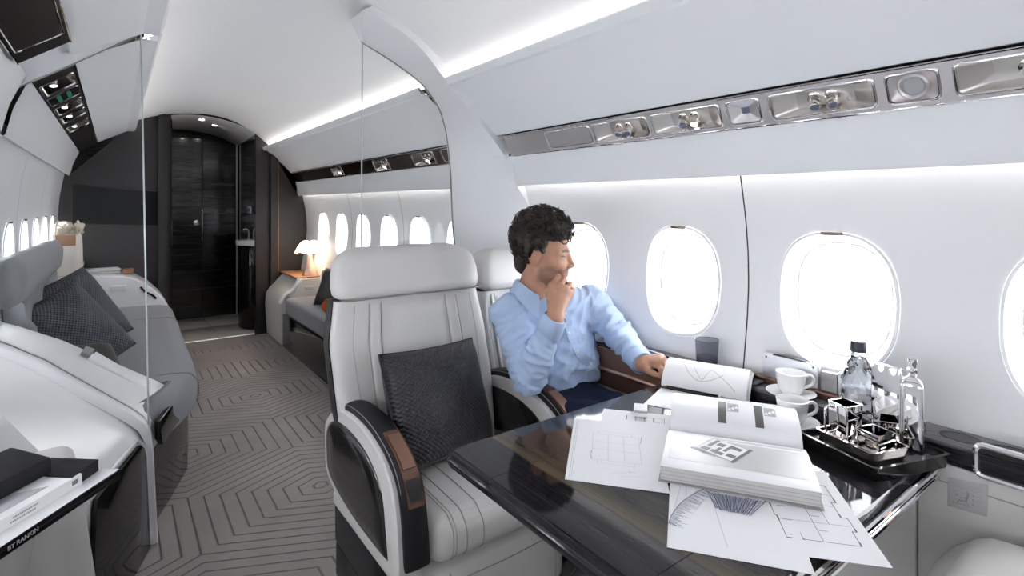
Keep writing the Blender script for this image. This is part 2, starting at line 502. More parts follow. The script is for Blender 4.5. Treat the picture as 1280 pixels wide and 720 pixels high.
def wall_cell(bm, yc, y0, y1, z0, z1, prof):
    """one skin bay with its window opening"""
    cz = WZ
    ang = sorted([2 * PI * k / 56 for k in range(56)] + [math.atan2(z - cz, y - yc) % (2 * PI) for y in (y0, y1) for z in (z0, z1)])
    rings = []
    for f in (0, 0.12, 0.4, 0.7, 1):
        ring = []
        for t in ang:
            c, s = math.cos(t), math.sin(t)
            hy, hz = sup(t, WH, WV)
            # hole point in the same direction
            k = 1 / ((abs(c) / WH) ** 2.5 + (abs(s) / WV) ** 2.5) ** (1 / 2.5)
            hy, hz = c * k, s * k
            q = min((y1 - yc) / c if c > 1e-9 else ((y0 - yc) / c if c < -1e-9 else 9), (z1 - cz) / s if s > 1e-9 else ((z0 - cz) / s if s < -1e-9 else 9))
            oy, oz = c * q, s * q
            y, z = yc + hy * (1 - f) + oy * f, cz + hz * (1 - f) + oz * f
            ring.append((prof(z), y, z))
        rings.append(ring)
    loft(bm, rings, True, False, False)

def wall_strip(bm, y0, y1, prof, zs, ny=1):
    grid(bm, lambda u, v: (prof(zs[round(v * (len(zs) - 1))]), y0 + (y1 - y0) * u, zs[round(v * (len(zs) - 1))]), ny, len(zs) - 1)

def build_wall(name, wins, prof, side, label, ztop):
    root = thing(name, label, 'wall', (prof(0.9), 1.7, 0), kind='structure')
    bounds = [-2.3] + [(a + b) / 2 for a, b in zip(wins, wins[1:])] + [5.6]
    groups = [(0, 3), (3, 6), (6, 11), (11, 13), (13, 15)]
    for a, b in groups:
        bm = B()
        for k in range(a, b):
            y0 = bounds[k] + (0.0022 if k == a and k else 0); y1 = bounds[k + 1] - (0.0022 if k == b - 1 and k < 14 else 0)
            wall_cell(bm, wins[k], y0, y1, 0.70, ztop, prof)
        bmesh.ops.remove_doubles(bm, verts=bm.verts[:], dist=1e-5)
        put('wall_panel', bm, 'panel', root, smooth=60)
    bm = B(); wall_strip(bm, -2.3, 5.6, lambda z: prof(z) - 0.004 * side, [0, 0.2, 0.4, 0.55, 0.73])
    put('lower_panel', bm, 'panel', root, smooth=60)
    bm = B()                                   # dark backing strips behind the joints
    for k in (3, 6, 11, 13):
        wall_strip(bm, bounds[k] - 0.07, bounds[k] + 0.07, lambda z: prof(z) + side * 0.003, [0.7, 0.8, 0.9, 1.0, 1.1, 1.2, 1.3, 1.43])
    put('joint_backing', bm, 'blackmatte', root)
    return root

build_wall('wall_right', WIN_R, profR, 1, 'curved white cabin sidewall with oval windows on the dining side', 1.43)
build_wall('wall_left', WIN_L, profL, -1, 'curved white cabin sidewall with oval windows behind the long grey sofa', 1.52)

def build_window(n, yc, prof, side, label):
    root = thing('window_%d' % n, label, 'window', (prof(WZ), yc, WZ), kind='structure')
    N = 64
    def ring(hw, hh, dx):
        out = []
        for k in range(N):
            y, z = sup(2 * PI * k / N, hw, hh)
            out.append((prof(WZ + z) + side * dx, yc + y, WZ + z))
        return out
    bm = B()
    loft(bm, [ring(WH + .004, WV + .004, -.0005), ring(WH + .002, WV + .002, -.005), ring(WH - .004, WV - .004, -.005), ring(WH - .008, WV - .008, 0.004),
              ring(WH - .018, WV - .019, .028), ring(WH - .028, WV - .030, .058)], True, False, False)
    put('window_frame', bm, 'trimw', root, smooth=50)
    bm = B()
    loft(bm, [ring(WH - .025, WV - .027, .052), ring(WH - .031, WV - .033, .050), ring(WH - .031, WV - .033, .060), ring(WH - .025, WV - .027, .062)], True, False, False)
    put('shade_track', bm, 'trimw', root, smooth=50)
    bm = B(); r = ring(WH - .028, WV - .030, .060); bm.faces.new([bm.verts.new(p) for p in r])
    put('pane', bm, 'pane', root, smooth=None)
    bm = B(); box(bm, (prof(WZ + WV) - side * 0.004, yc, WZ + WV - 0.002), (0.014, 0.055, 0.009), 0.003)
    put('shade_handle', bm, 'bronze_reflect', root)

where = {0: 'far behind the table', 1: 'behind the near seat', 2: 'behind the near seat', 3: 'past the near seat'}
LR = ['fifth window behind the camera on the dining side', 'fourth window behind the camera on the dining side', 'third window behind the camera on the dining side',
      'second window behind the camera on the dining side', 'oval window at the photo edge above the chrome framed ledge door',
      'oval window directly above the aluminium ledge boxes and water bottle', 'oval window between the tumbler and the man in the blue shirt',
      'bright oval window directly behind the head of the man', 'oval window just beyond the glass partition fairing',
      'first oval window past the right glass partition', 'second oval window past the right glass partition', 'third oval window past the right glass partition',
      'fourth oval window past the right glass partition', 'oval window one before the glowing copper lamp', 'oval window right behind the glowing copper lamp']
LL = ['fifth window behind the camera on the sofa side', 'fourth window behind the camera on the sofa side', 'third window behind the camera on the sofa side', 'second window behind the camera on the sofa side',
      'window beside the camera on the sofa side', 'window beside the near console on the sofa side', 'window above the book ledge on the sofa side', 'window above the black cover book',
      'window at the left glass partition', 'first window above the grey sofa back', 'second window above the grey sofa back', 'third window above the grey sofa back by the tote bag',
      'window just past the cream tote bag', 'window two before the dark bulkhead behind the sofa', 'window next to the dark bulkhead behind the sofa']
for i, y in enumerate(WIN_R): build_window(i + 1, y, profR, 1, LR[i])
for i, y in enumerate(WIN_L): build_window(i + 16, y, profL, -1, LL[i])

# floor
bm = B(); grid(bm, lambda u, v: (-0.4 + 2.0 * u, -2.3 + 7.92 * v, 0), 2, 2)
tag(put('floor', bm, 'carpet', smooth=None), 'taupe carpet carved with nested hexagon lines along the aisle', 'floor', kind='structure')
t = thing('floor_marble', 'pale veined marble floor in the doorway beyond the carpet', 'floor', (0.8, 6.2, 0), kind='structure')
for i in range(2):
    for j in range(2):
        bm = B(); box(bm, (0.40 + 0.19 + i * 0.382, 5.63 + 0.28 + j * 0.562, 0.0), (0.379, 0.559, 0.016), 0.002)
        put('tile', bm, 'marble', t)
bm = B(); box(bm, (0.8, 6.2, -0.012), (0.9, 1.2, 0.01)); put('tile_bed', bm, 'blackmatte', t)

# ceiling: two arched lengths
def arch(x, zp, ze, xc=0.65, hw=0.555):
    ze = ze + (0.13 if x < xc else 0)
    return ze + (zp - ze) * max(0.0, 1 - abs((x - xc) / hw) ** 2.2)
bm = B(); xs = [0.095 + 1.11 * i / 24 for i in range(25)]
rows = [(-2.3, 0.0), (2.03, 0.0), (2.035, 0.018)]
for (y0, d0), (y1, d1) in zip(rows, rows[1:]): 
    loft(bm, [[(x, y0, arch(x, 2.05, 1.79) + d0) for x in xs], [(x, y1, arch(x, 2.05, 1.79) + d1) for x in xs]], False)
bmesh.ops.remove_doubles(bm, verts=bm.verts[:], dist=1e-5)
tag(put('ceiling', bm, 'ceil'), 'arched white near ceiling above the dining table', 'ceiling', kind='structure')
bm = B(); loft(bm, [[(x, y, arch(x, 2.05, 1.79) + 0.018) for x in xs] for y in (2.035, 3.8, 5.6)], False)
tag(put('ceiling_far', bm, 'ceil'), 'arched white far ceiling running to the dark bulkhead', 'ceiling', kind='structure')

sk = [(-.375, 1.44), (-.42, 1.75), (-.22, 2.10), (.65, 2.30), (1.52, 2.10), (1.72, 1.75), (1.57, 1.38)]  # unseen shell added to keep sky light from leaking in overhead
bm = B(); loft(bm, [[(x, y, z) for x, z in sk] for y in (-2.37, 5.66)], False)
bm.faces.new([bm.verts.new((x, -2.37, z)) for x, z in sk])
bm.faces.new([bm.verts.new((x, 5.645, z)) for x, z in sk + [(1.10, 1.38), (1.10, 2.07), (.385, 2.07), (.385, 1.44)]])
tag(put('ceiling_light_block', bm, 'blackmatte', smooth=None), 'dark unseen shell added above the cabin lining to block sky light', 'ceiling', kind='structure')

# overhead valances (sloped white fascia with a service panel recess) + cove strips
BIN_R = [(1.22, 1.765), (1.155, 1.765), (1.14, 1.79), (1.147, 1.798), (1.155, 1.788), (1.27, 1.69), (1.37, 1.597), (1.395, 1.570), (1.400, 1.562), (1.406, 1.5615), (1.412, 1.567)]
BIN_R2 = [(1.45, 1.468), (1.455, 1.452), (1.466, 1.39), (1.471, 1.342), (1.474, 1.333), (1.480, 1.333), (1.484, 1.345), (1.484, 1.40), (1.60, 1.40)]
BIN_L = [(0.06, 1.868), (0.13, 1.868), (0.145, 1.898), (0.137, 1.904), (0.127, 1.892), (0.04, 1.845), (-0.06, 1.790), (-0.105, 1.765), (-0.118, 1.756)]
BIN_L2 = [(-0.233, 1.671), (-0.242, 1.655), (-0.275, 1.57), (-0.293, 1.487), (-0.297, 1.478), (-0.303, 1.478), (-0.31, 1.49), (-0.31, 1.53), (-0.40, 1.53)]
def valance(name, p, q, y0, y1, label):
    root = thing(name, label, 'valance', (p[4][0], (y0 + y1) / 2, 1.5), kind='structure')
    for nm, pr in (('upper_fascia', p), ('lower_fascia', q)):
        bm = B(); loft(bm, [[(x, y, z) for x, z in pr] for y in (y0, y1)], False)
        put(nm, bm, 'panel', root, smooth=35)
    for y in (y0, y1)[(0 if y0 < 0 else 1):(1 if y0 < 0 else 2)]:                          # closed outer end
        sx = 1 if p[0][0] > 0.6 else -1
        lp = [(x, z) for x, z in p + q] + [(q[-1][0] + sx * .02, 1.75 + .30), (p[0][0], 2.05)]
        bm = B(); bm.faces.new([bm.verts.new((x, y, z)) for x, z in lp]); bmesh.ops.triangulate(bm, faces=bm.faces[:]); put('end_cap', bm, 'panel', root, smooth=None)
    # recessed tray behind the service panel
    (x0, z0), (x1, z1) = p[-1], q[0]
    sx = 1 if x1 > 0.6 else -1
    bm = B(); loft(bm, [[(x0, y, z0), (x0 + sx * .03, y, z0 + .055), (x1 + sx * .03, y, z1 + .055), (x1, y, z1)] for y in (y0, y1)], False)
    put('recess', bm, 'panel' if sx < 0 else 'blackmatte', root, smooth=None)  # right recesses blackened: the valance's shade is put into the colour
    return root
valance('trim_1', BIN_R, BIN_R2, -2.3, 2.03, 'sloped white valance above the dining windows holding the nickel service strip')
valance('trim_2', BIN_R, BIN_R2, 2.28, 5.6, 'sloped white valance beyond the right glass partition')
valance('trim_3', BIN_L, BIN_L2, -2.3, 2.36, 'sloped white valance overhead at the near upper left')
valance('trim_4', BIN_L, BIN_L2, 2.44, 5.6, 'sloped white valance above the grey sofa behind the left glass')

def light_strip(name, x, z, y0, y1, m, label, w=0.02):
    root = thing(name, label, 'light', (x, (y0 + y1) / 2, z))
    bm = B(); box(bm, (x, (y0 + y1) / 2, z - 0.003), (w + 0.008, y1 - y0, 0.005)); put('channel', bm, 'alu', root)
    bm = B(); box(bm, (x, (y0 + y1) / 2, z + 0.002), (w, y1 - y0 - 0.01, 0.004)); put('led_strip', bm, m, root)
for nm, x, a, b, lb in (('cove_light', 1.185, -2.2, 2.02, 'warm cove light strip hidden above the dining valance'), ('cove_light.001', 1.185, 2.30, 5.55, 'warm cove light strip above the far right valance'),
                        ('cove_light.002', 0.095, -2.2, 2.34, 'warm cove light strip above the near left valance'), ('cove_light.003', 0.095, 2.46, 5.55, 'warm cove light strip above the sofa valance')):
    light_strip(nm, x, 1.772 if x > 0.5 else 1.876, a, b, 'cove', lb)
def wash(name, x, z, y0, y1, sx, label):
    root = thing(name, label, 'light', (x, (y0 + y1) / 2, z))
    bm = B(); box(bm, (x, (y0 + y1) / 2, z + 0.004), (0.014, y1 - y0, 0.005)); put('channel', bm, 'alu', root)
    bm = B(); box(bm, (x, (y0 + y1) / 2, z), (0.009, y1 - y0 - 0.01, 0.004)); put('led_strip', bm, 'sill', root)
wash('window_wash_light', 1.4925, 1.385, -2.2, 1.92, 1, 'warm wash light strip tucked behind the dining valance lip')
wash('window_wash_light.001', 1.4925, 1.385, 2.30, 5.55, 1, 'warm wash light strip behind the far right valance lip')

# bulkhead at the far end
t = thing('wall_front', 'dark veneer bulkhead at the far end with a doorway opening', 'bulkhead', (0.65, 5.62, 0), kind='structure')
def plate(x0, x1, y, th, z0, z1, m='darkwall', nm='bulkhead_panel'):
    n = 12
    top = [(x0 + (x1 - x0) * i / n, y, min(z1, arch(x0 + (x1 - x0) * i / n, 2.05, 1.79) + 0.05 if 0.1 < x0 + (x1 - x0) * i / n < 1.2 else z1)) for i in range(n + 1)]
    bm = B(); prism(bm, [(x0, y, z0)] + [(x1, y, z0)] + top[::-1], (0, th, 0)); return put(nm, bm, m, t, smooth=None)
plate(-0.385, 0.398, 5.6, 0.03, 0, 2.1); plate(1.082, 1.284, 5.59, 0.04, 0, 2.1); plate(1.290, 1.56, 5.6, 0.03, 0, 2.1)
bm = B(); box(bm, (1.287, 5.6, 1.0), (0.005, 0.012, 2.0)); put('inlay_line', bm, 'bronzeline', t)
bm = B(); box(bm, (1.08, 5.61, 1.0), (0.006, 0.05, 2.0), 0.002); put('door_jamb', bm, 'blackgloss', t)
bm = B(); box(bm, (0.401, 5.61, 1.0), (0.006, 0.05, 2.0), 0.002); put('door_jamb', bm, 'blackgloss', t)
# vestibule
t = thing('wall_vestibule', 'dark side walls of the small lobby past the doorway', 'wall', (0.8, 6.2, 0), kind='structure')
bm = B(); box(bm, (0.385, 6.2, 1.05), (0.03, 1.16, 2.1)); put('lobby_panel', bm, 'darkwall', t)
bm = B(); prism(bm, [(1.10, 5.64, 0), (1.125, 6.78, 0), (1.18, 6.78, 0), (1.18, 5.64, 0)], (0, 0, 2.1)); put('lobby_panel', bm, 'blackgloss', t)
bm = B(); vx = [0.37 + 0.8 * i / 14 for i in range(15)]
loft(bm, [[(x, y, 2.055 - 0.5 * (x - 0.6) ** 2) for x in vx] for y in (5.6, 6.8)], False)
tag(put('ceiling_lobby', bm, 'ceil'), 'white arched lobby ceiling with two downlights', 'ceiling', kind='structure')
for i, (x, y) in enumerate(((0.80, 6.05), (0.66, 5.85))):
    z = 2.055 - 0.5 * (x - 0.6) ** 2
    t = thing('downlight', ('round downlight in the lobby ceiling nearer the basin', 'round downlight in the lobby ceiling nearer the sofa side')[i], 'light', (x, y, z), group='lobby downlights')
    bm = B(); lathe(bm, [(0.022, -0.004), (0.034, -0.006), (0.036, 0.002), (0.022, 0.004)], (x, y, z - 0.001), 20, cap=False); put('bezel', bm, 'trimw', t)
    bm = B(); lathe(bm, [(0.022, -0.002), (0.0, -0.002)], (x, y, z - 0.001), 20, cap=False); put('lens', bm, 'spot', t)
bm = B()  # unseen boxes added outside the lobby against leaking sky light
for c, sz in (((0.8, 6.86, 1.05), (1.1, 0.05, 2.3)), ((0.33, 6.2, 1.05), (0.06, 1.3, 2.3)), ((1.24, 6.2, 1.05), (0.06, 1.3, 2.3)), ((0.8, 6.2, 2.17), (1.1, 1.3, 0.04)), ((0.8, 6.2, -0.05), (1.1, 1.3, 0.04)), ((0.65, 5.616, 2.12), (1.6, 0.02, 0.09))):
    box(bm, c, sz)
tag(put('wall_lobby_light_block', bm, 'blackmatte', smooth=None), 'dark unseen shell added round the lobby to block sky light', 'wall', kind='structure')
t = thing('door_1', 'dark gloss double door closing the lobby behind the doorway', 'door', (0.77, 6.75, 0), kind='structure')
for x0, x1 in ((0.40, 0.762), (0.770, 1.115)):
    bm = B(); prism(bm, [(x0, 6.75, 0.012), (x1, 6.75, 0.012)] + [(x1 + (x0 - x1) * i / 8, 6.75, 2.045 - 0.5 * (x1 + (x0 - x1) * i / 8 - 0.6) ** 2) for i in range(9)], (0, 0.035, 0), 0.002)
    put('door_leaf', bm, 'ebonyx', t, smooth=None)
bm = B(); box(bm, (0.764, 6.738, 1.02), (0.012, 0.022, 0.34), 0.004); put('door_handle', bm, 'chrome', t)
bm = B(); lathe(bm, [(0.0, 0), (0.016, 0.0), (0.03, 0.012), (0.03, 0.02), (0.0, 0.026)], (0.71, 6.75, 1.045), 20, (0, -1, 0)); put('door_knob', bm, 'chrome', t)
bm = B(); box(bm, (1.108, 6.745, 1.0), (0.012, 0.014, 2.0), 0.003); put('door_jamb', bm, 'alu', t)
bm = B(); box(bm, (0.766, 6.775, 1.0), (0.012, 0.01, 2.0)); put('meeting_strip', bm, 'blackmatte', t)
t = thing('lobby_washbasin', 'half round white washbasin on a dark cabinet inside the lobby', 'basin', (1.1, 5.95, 0))
bm = B(); lp = [(1.10, 5.70)] + [(1.10 - 0.13 * math.sin(PI * k / 12), 5.95 - 0.25 * math.cos(PI * k / 12)) for k in range(13)] + [(1.10, 6.2)]
prism(bm, [(x, y, 0.84) for x, y in lp], (0, 0, 0.05), 0.006); put('basin_rim', bm, 'ceramic', t)
bm = B(); prism(bm, [(1.10 + (x - 1.10) * 0.8, 5.95 + (y - 5.95) * 0.85, 0.02) for x, y in lp], (0, 0, 0.82), 0.004); put('cabinet', bm, 'blackgloss', t)
bm = B(); tube(bm, spline([(1.085, 5.95, 0.89), (1.085, 5.95, 0.98), (1.06, 5.95, 1.0), (1.035, 5.95, 0.985)]), 0.008); put('tap', bm, 'chrome', t)
t = thing('socket_plate', 'small white socket plate on the dark lobby wall', 'socket', (1.1, 6.03, 1.19))
bm = B(); box(bm, (1.104, 6.03, 1.19), (0.008, 0.13, 0.07), 0.002); put('plate', bm, 'alu', t)
for dy in (-0.028, 0.028):
    bm = B(); box(bm, (1.099, 6.03 + dy, 1.19), (0.003, 0.035, 0.035), 0.001); put('outlet', bm, 'blackmatte', t)

# cabin end behind the camera
t = thing('wall_back', 'plain white cabin end wall behind the camera', 'wall', (0.65, -2.3, 0), kind='structure')
bm = B(); box(bm, (0.60, -2.33, 1.05), (1.98, 0.05, 2.2)); put('end_panel', bm, 'panel', t)
bm = B(); box(bm, (0.65, -2.29, 0.98), (0.72, 0.03, 1.9), 0.01); put('end_door', bm, 'darkwall', t)

# white fairing that carries the right glass partition
A = [(0.781, 2.03, 2.01), (0.933, 2.03, 1.957), (1.045, 2.03, 1.885), (1.136, 2.025, 1.788), (1.256, 2.025, 1.678), (1.370, 2.02, 1.560), (1.432, 1.99, 1.462), (1.470, 1.955, 1.338),
     (1.55, 1.94, 1.2), (1.556, 1.93, 1.0), (1.53, 1.93, 0.75), (1.47, 1.93, 0.4), (1.38, 1.93, 0.0)]
Bc = [(0.863, 2.25, 1.95), (0.996, 2.25, 1.894), (1.11, 2.25, 1.835), (1.17, 2.25, 1.79), (1.239, 2.25, 1.705), (1.273, 2.25, 1.613), (1.29, 2.25, 1.519), (1.303, 2.25, 1.40),
      (1.312, 2.25, 1.20), (1.33, 2.25, 1.0), (1.345, 2.25, 0.75), (1.34, 2.25, 0.4), (1.32, 2.25, 0.0)]
As, Bs = spline(A, 5), spline(Bc, 5)
bm = B()
mid = [a * 0.45 + b * 0.55 + Vector((-0.012, 0, 0)) for a, b in zip(As, Bs)]
back = [b + Vector((0, 0.022, 0)) for b in Bs]
outr = [Vector((min(a.x + 0.03, profR(a.z) + 0.004) if a.z < 1.3 else a.x + 0.03, a.y + 0.24, a.z + 0.03)) for a in As]
flang = [Vector((max(a.x, min(a.x + 0.16, 1.52)), a.y + .004, a.z + 0.10)) if a.z > 1.34 else Vector((profR(a.z) + .003, a.y, a.z)) for a in As]
loft(bm, [flang, As, mid, Bs, back, outr], False)
# end cap on the aisle side
bm.faces.new([bm.verts.new(p) for p in (As[0], mid[0], Bs[0], back[0], outr[0])])
tag(put('trim_5', bm, 'panel', smooth=50), 'white curved fairing framing the right glass partition', 'partition', kind='structure')
# right glass
def glass_panel(name, loop, y, th, label, edge, gasket):
    root = thing(name, label, 'glass partition', (loop[0][0], y, 0))
    bm = B(); prism(bm, [(x, y, z) for x, z in loop], (0, th, 0)); put('glass_sheet', bm, 'glass', root, smooth=None)
    bm = B(); tube(bm, [(x, y + th / 2, z) for x, z in edge], 0.0030, 6); put('free_edge', bm, 'glassedge', root)
    bm = B(); tube(bm, [(x, y + th / 2, z) for x, z in gasket], 0.0045, 6); put('gasket', bm, 'inkmid', root)
loop = [(0.853, 0.0), (0.863, 2.055)] + [(0.863, 1.96)] * 0 + [(p.x + 0.004, p.z) for p in Bs]
glass_panel('glass_partition', loop, 2.256, 0.008, 'clear glass partition on the right behind the empty armchair', [(0.853, 0.01), (0.863, 2.055)], [(0.863, 2.05)] + [(p.x, p.z) for p in Bs if p.z > 0.02])

# left fairing: channel following the console, and the overhead ring
LC = [(-0.36, 0.805), (-0.305, 0.775), (-0.205, 0.702), (-0.055, 0.565), (0.038, 0.480), (0.075, 0.440), (0.094, 0.395), (0.101, 0.33), (0.112, 0.005)]
LO = [(-0.32, 1.60), (-0.302, 1.615), (-0.233, 1.662), (-0.118, 1.742), (0.066, 1.878)]
LU = [(-0.32, 1.675), (-0.302, 1.69), (-0.24, 1.74), (-0.14, 1.80), (0.066, 1.918)]
bm = B()
loft(bm, [[(x, 2.36, z + .3) for x, z in LU], [(x, 2.36, z) for x, z in LU], [(x, 2.40, z - 0.002) for x, z in LO], [(x, 2.45, z) for x, z in LO], [(x - 0.01, 2.455, z + 0.3) for x, z in LO]], False)
bm.faces.new([bm.verts.new(p) for p in ((0.066, 2.36, 1.918), (0.066, 2.40, 1.876), (0.066, 2.45, 1.878), (0.056, 2.47, 1.968))])
tag(put('trim_6', bm, 'panel', smooth=50), 'white overhead ring above the left glass partition', 'partition', kind='structure')
loop = [(0.104, 0.0), (0.076, 1.93)] + [(x, z) for x, z in LO[::-1]] + [(x, z) for x, z in LC]
glass_panel('glass_partition.001', loop, 2.42, 0.008, 'clear glass partition on the left above the white console', [(0.101, 0.40), (0.076, 1.93)], [(x, z) for x, z in LO])

# ------------------------------------------------------------------ passenger service strips
def service_strip(name, label, P0, P1, y0, y1, cells, m, rails='chrome', end0=False):
    (xa, za), (xb, zb) = P0, P1
    L = math.hypot(xb - xa, zb - za); u = Vector((xb - xa, 0, zb - za)) / L
    n = Vector((u.z, 0, -u.x))
    if n.z > 0: n = -n
    root = thing(name, label, 'service panel', (xa, (y0 + y1) / 2, za))
    def T(p): return Vector((xa, p[0], za)) + u * p[1] + n * (p[2] if len(p) > 2 else 0)
    mg = 0.013
    # face plate: rails plus the bridges between cells
    bm = B()
    def slab(a, b, v0, v1, h=0.0, r=0.0, r2=None):
        lp = roundpoly([(a, v0), (b, v0), (b, v1), (a, v1)], r2 if r2 else r, 5)
        prism(bm, [T((*p, h)) for p in lp], -n * 0.012)
    slab(y0, y1, 0.0, mg); slab(y0, y1, L - mg, L)
    edges = sorted(cells, key=lambda c: c[1])
    cur = y0
    for c in edges:
        slab(cur, c[1], mg * 0.9, L - mg * 0.9); cur = c[2]
    slab(cur, y1, mg * 0.9, L - mg * 0.9)
    put('face_plate', bm, m, root, smooth=30)
    for v in (0.0, L):
        bm = B(); tube(bm, [T((y0, v, 0.001)), T((y1, v, 0.001))], 0.0028, 6); put('edge_rail', bm, rails, root)
    def ring(a, b, v0, v1, h, r): return [T((*p, h)) for p in roundpoly([(a, v0), (b, v0), (b, v1), (a, v1)], r, 5)]
    for kind, a, b in edges:
        v0, v1 = mg, L - mg
        bm = B(); loft(bm, [ring(a - .004, b + .004, v0 - .004, v1 + .004, 0.0, .016), ring(a - .002, b + .002, v0 - .002, v1 + .002, .0028, .015), ring(a + .002, b - .002, v0 + .002, v1 - .002, .0028, .013), ring(a + .003, b - .003, v0 + .003, v1 - .003, -.004, .012)], True, False, False)
        bez = put('bezel', bm, rails, root, smooth=60)
        if kind == 'blank' or kind == 'display':
            bm = B(); prism(bm, ring(a + .003, b - .003, v0 + .003, v1 - .003, 0.0005, .011), -n * .006); put('cover', bm, m if kind == 'blank' else 'screen', root, smooth=30)
        elif kind == 'grille':
            bm = B(); ins = 0.03; c0, c1, w0, w1 = a + .003, b - .003, v0 + .003, v1 - .003; my, mv = (a + b) / 2, (v0 + v1) / 2
            loft(bm, [ring(c0, c1, w0, w1, 0, .012), ring(my - .011, my + .011, mv - .009, mv + .009, -.012, .002)], True, False, False)
            put('speaker_dish', bm, m, root, smooth=30)
            bm = B(); prism(bm, ring(my - .011, my + .011, mv - .009, mv + .009, -.011, .001), -n * .003); put('sensor_window', bm, 'lens', root)
        elif kind == 'speaker':
            my, mv = (a + b) / 2, (v0 + v1) / 2
            bm = B(); loft(bm, [ring(a + .003, b - .003, v0 + .003, v1 - .003, 0, .014), ring(my - .034, my + .034, mv - .028, mv + .028, -.014, .026)], True, False, True); put('speaker_dish', bm, m, root, smooth=60)
            bm = B(); lathe(bm, [(0.030, -.014), (0.030, -.004), (0.026, -.001), (0.022, -.003), (0.020, -.006), (0.0, -.006)], T((my, mv, 0)), 28, n); put('speaker_ring', bm, 'silver', root)
            bm = B(); lathe(bm, [(0.0195, -.0055), (0.012, -.002), (0.0, -.0015)], T((my, mv, 0)), 24, n); put('speaker_mesh', bm, 'inklight', root)
        else:
            w = b - a; dp = -0.034; s0 = min(.055, w * .22)
            bm = B(); loft(bm, [ring(a + .003, b - .003, v0 + .003, v1 - .003, -.003, .011), ring(a + s0, b - s0, v0 + .014, v1 - .010, dp, .004)], True, False, True); put('housing', bm, 'satin' if m == 'silver' else 'nickel', root, smooth=30)
            for f, lit in (((0.36, kind == 'lit'), (0.66, False)) if kind != 'single' else ((0.5, True),)):
                yc = a + s0 + (w - 2 * s0) * f if kind != 'single' else (a + b) / 2
                c = T((yc, (v0 + v1) / 2 + .002, dp))
                ax = (n * 0.85 + u * 0.45 + Vector((0, -0.2, 0))).normalized(); ks = .86
                bm = B(); lathe(bm, [(0.014, 0), (0.018, .003), (0.018, .006), (0.012, .008)], c, 20, n); lathe(bm, [(r_ * ks, z_ * ks) for r_, z_ in [(0.004, .0), (0.0155, .008), (0.017, .016), (0.0155, .024), (0.0135, .027), (0.0155, .030), (0.0155, .040), (0.0125, .0405)]], c, 20, ax)
                lamp = put('swivel_lamp', bm, 'nickel', root, smooth=40)
                bm = B(); lathe(bm, [(0.0125 * ks, .0405 * ks), (0.009 * ks, .0412 * ks), (0.0, .0414 * ks)], c, 18, ax); put('lamp_lens', bm, 'spoton' if lit else 'lens', lamp)
    return root
service_strip('service_panel', 'brushed nickel service strip with swivel lamps above the dining windows', (1.4055, 1.5525), (1.45, 1.468), -1.0, 1.967,
              [('blank', 1.437, 1.686), ('twin', 1.172, 1.42), ('lit', 0.903, 1.15), ('grille', 0.783, 0.878), ('twin', 0.505, 0.752), ('speaker', 0.383, 0.480), ('twin', 0.08, 0.355), ('grille', -0.08, 0.03), ('twin', -0.40, -0.12)], 'silver')
service_strip('service_panel.001', 'service strip with a dark reflection put into its metal, behind the right glass', (1.4055, 1.5525), (1.45, 1.468), 2.30, 5.55,
              [('blank', 2.34, 2.56), ('lit', 2.66, 2.92), ('lit', 3.28, 3.52), ('lit', 4.16, 4.40)], 'bronze_reflect')
service_strip('service_panel.002', 'black service strip over the grey sofa behind the left glass', (-0.118, 1.756), (-0.233, 1.671), 2.46, 5.55,
              [('single', 2.62, 2.84), ('display', 2.90, 3.10), ('single', 3.20, 3.42), ('single', 3.52, 3.74), ('single', 3.95, 4.2)], 'panelblack')
service_strip('service_panel.003', 'black service strip with flat cover overhead in the near upper left corner', (-0.108, 1.742), (-0.228, 1.655), -0.5, 2.10,
              [('blank', 1.52, 1.98), ('twin', 1.1, 1.42)], 'panelblack')
t = thing('exit_display', 'small green lettered display lit in the black strip above the sofa', 'display', (-0.17, 3.0, 1.70))
nrm = Vector((1.671 - 1.756, 0, 0.115)); nrm = Vector((0.085, 0, -0.115)).normalized() * 1.0
for k in range(2):
    bm = B()
    for j in range(5):
        q = Vector((-0.16 - 0.032 * k, 2.94 + 0.03 * j, 1.7254 - 0.0237 * k)) + nrm * 0.0022
        box(bm, q, (0.016, 0.016 if j % 2 else 0.02, 0.001), 0, T=Matrix.Rotation(-math.atan2(0.085, 0.115), 3, 'Y'))
    put('lit_lettering', bm, emit_mat('green_display_glow', (0.10, 0.45, 0.36), 0.14), t)['kind'] = 'stuff'

# ------------------------------------------------------------------ left side furniture
# long grey sofa: base, seat, bolster back
SB = [(0.124, 2.47), (0.205, 2.70), (0.284, 2.93), (0.315, 3.2), (0.335, 5.1)]
t = thing('long_sofa', 'long grey fabric sofa on a black gloss plinth along the left wall', 'sofa', (0, 3.8, 0))
bm = B(); lp = [(x - 0.012, y, 0.005) for x, y in SB] + [(-0.19, 5.1, 0.005), (-0.19, 2.82, 0.005), (0.10, 2.82, 0.005), (0.08, 2.47, 0.005)]
prism(bm, lp, (0, 0, 0.30), 0.004); put('plinth', bm, 'blackgloss', t, smooth=30)
bm = B()
sx = lambda y: float(np.interp(y, [2.5, 2.62, 2.75, 2.93, 3.2, 5.1], [0.12, 0.20, 0.262, 0.318, 0.335, 0.368]))
ys = [2.50, 2.515, 2.55, 2.62, 2.70, 2.8, 2.815, 2.9, 3.05, 3.25, 3.55, 3.95, 4.35, 4.7, 5.0, 5.07, 5.09]
rings = []
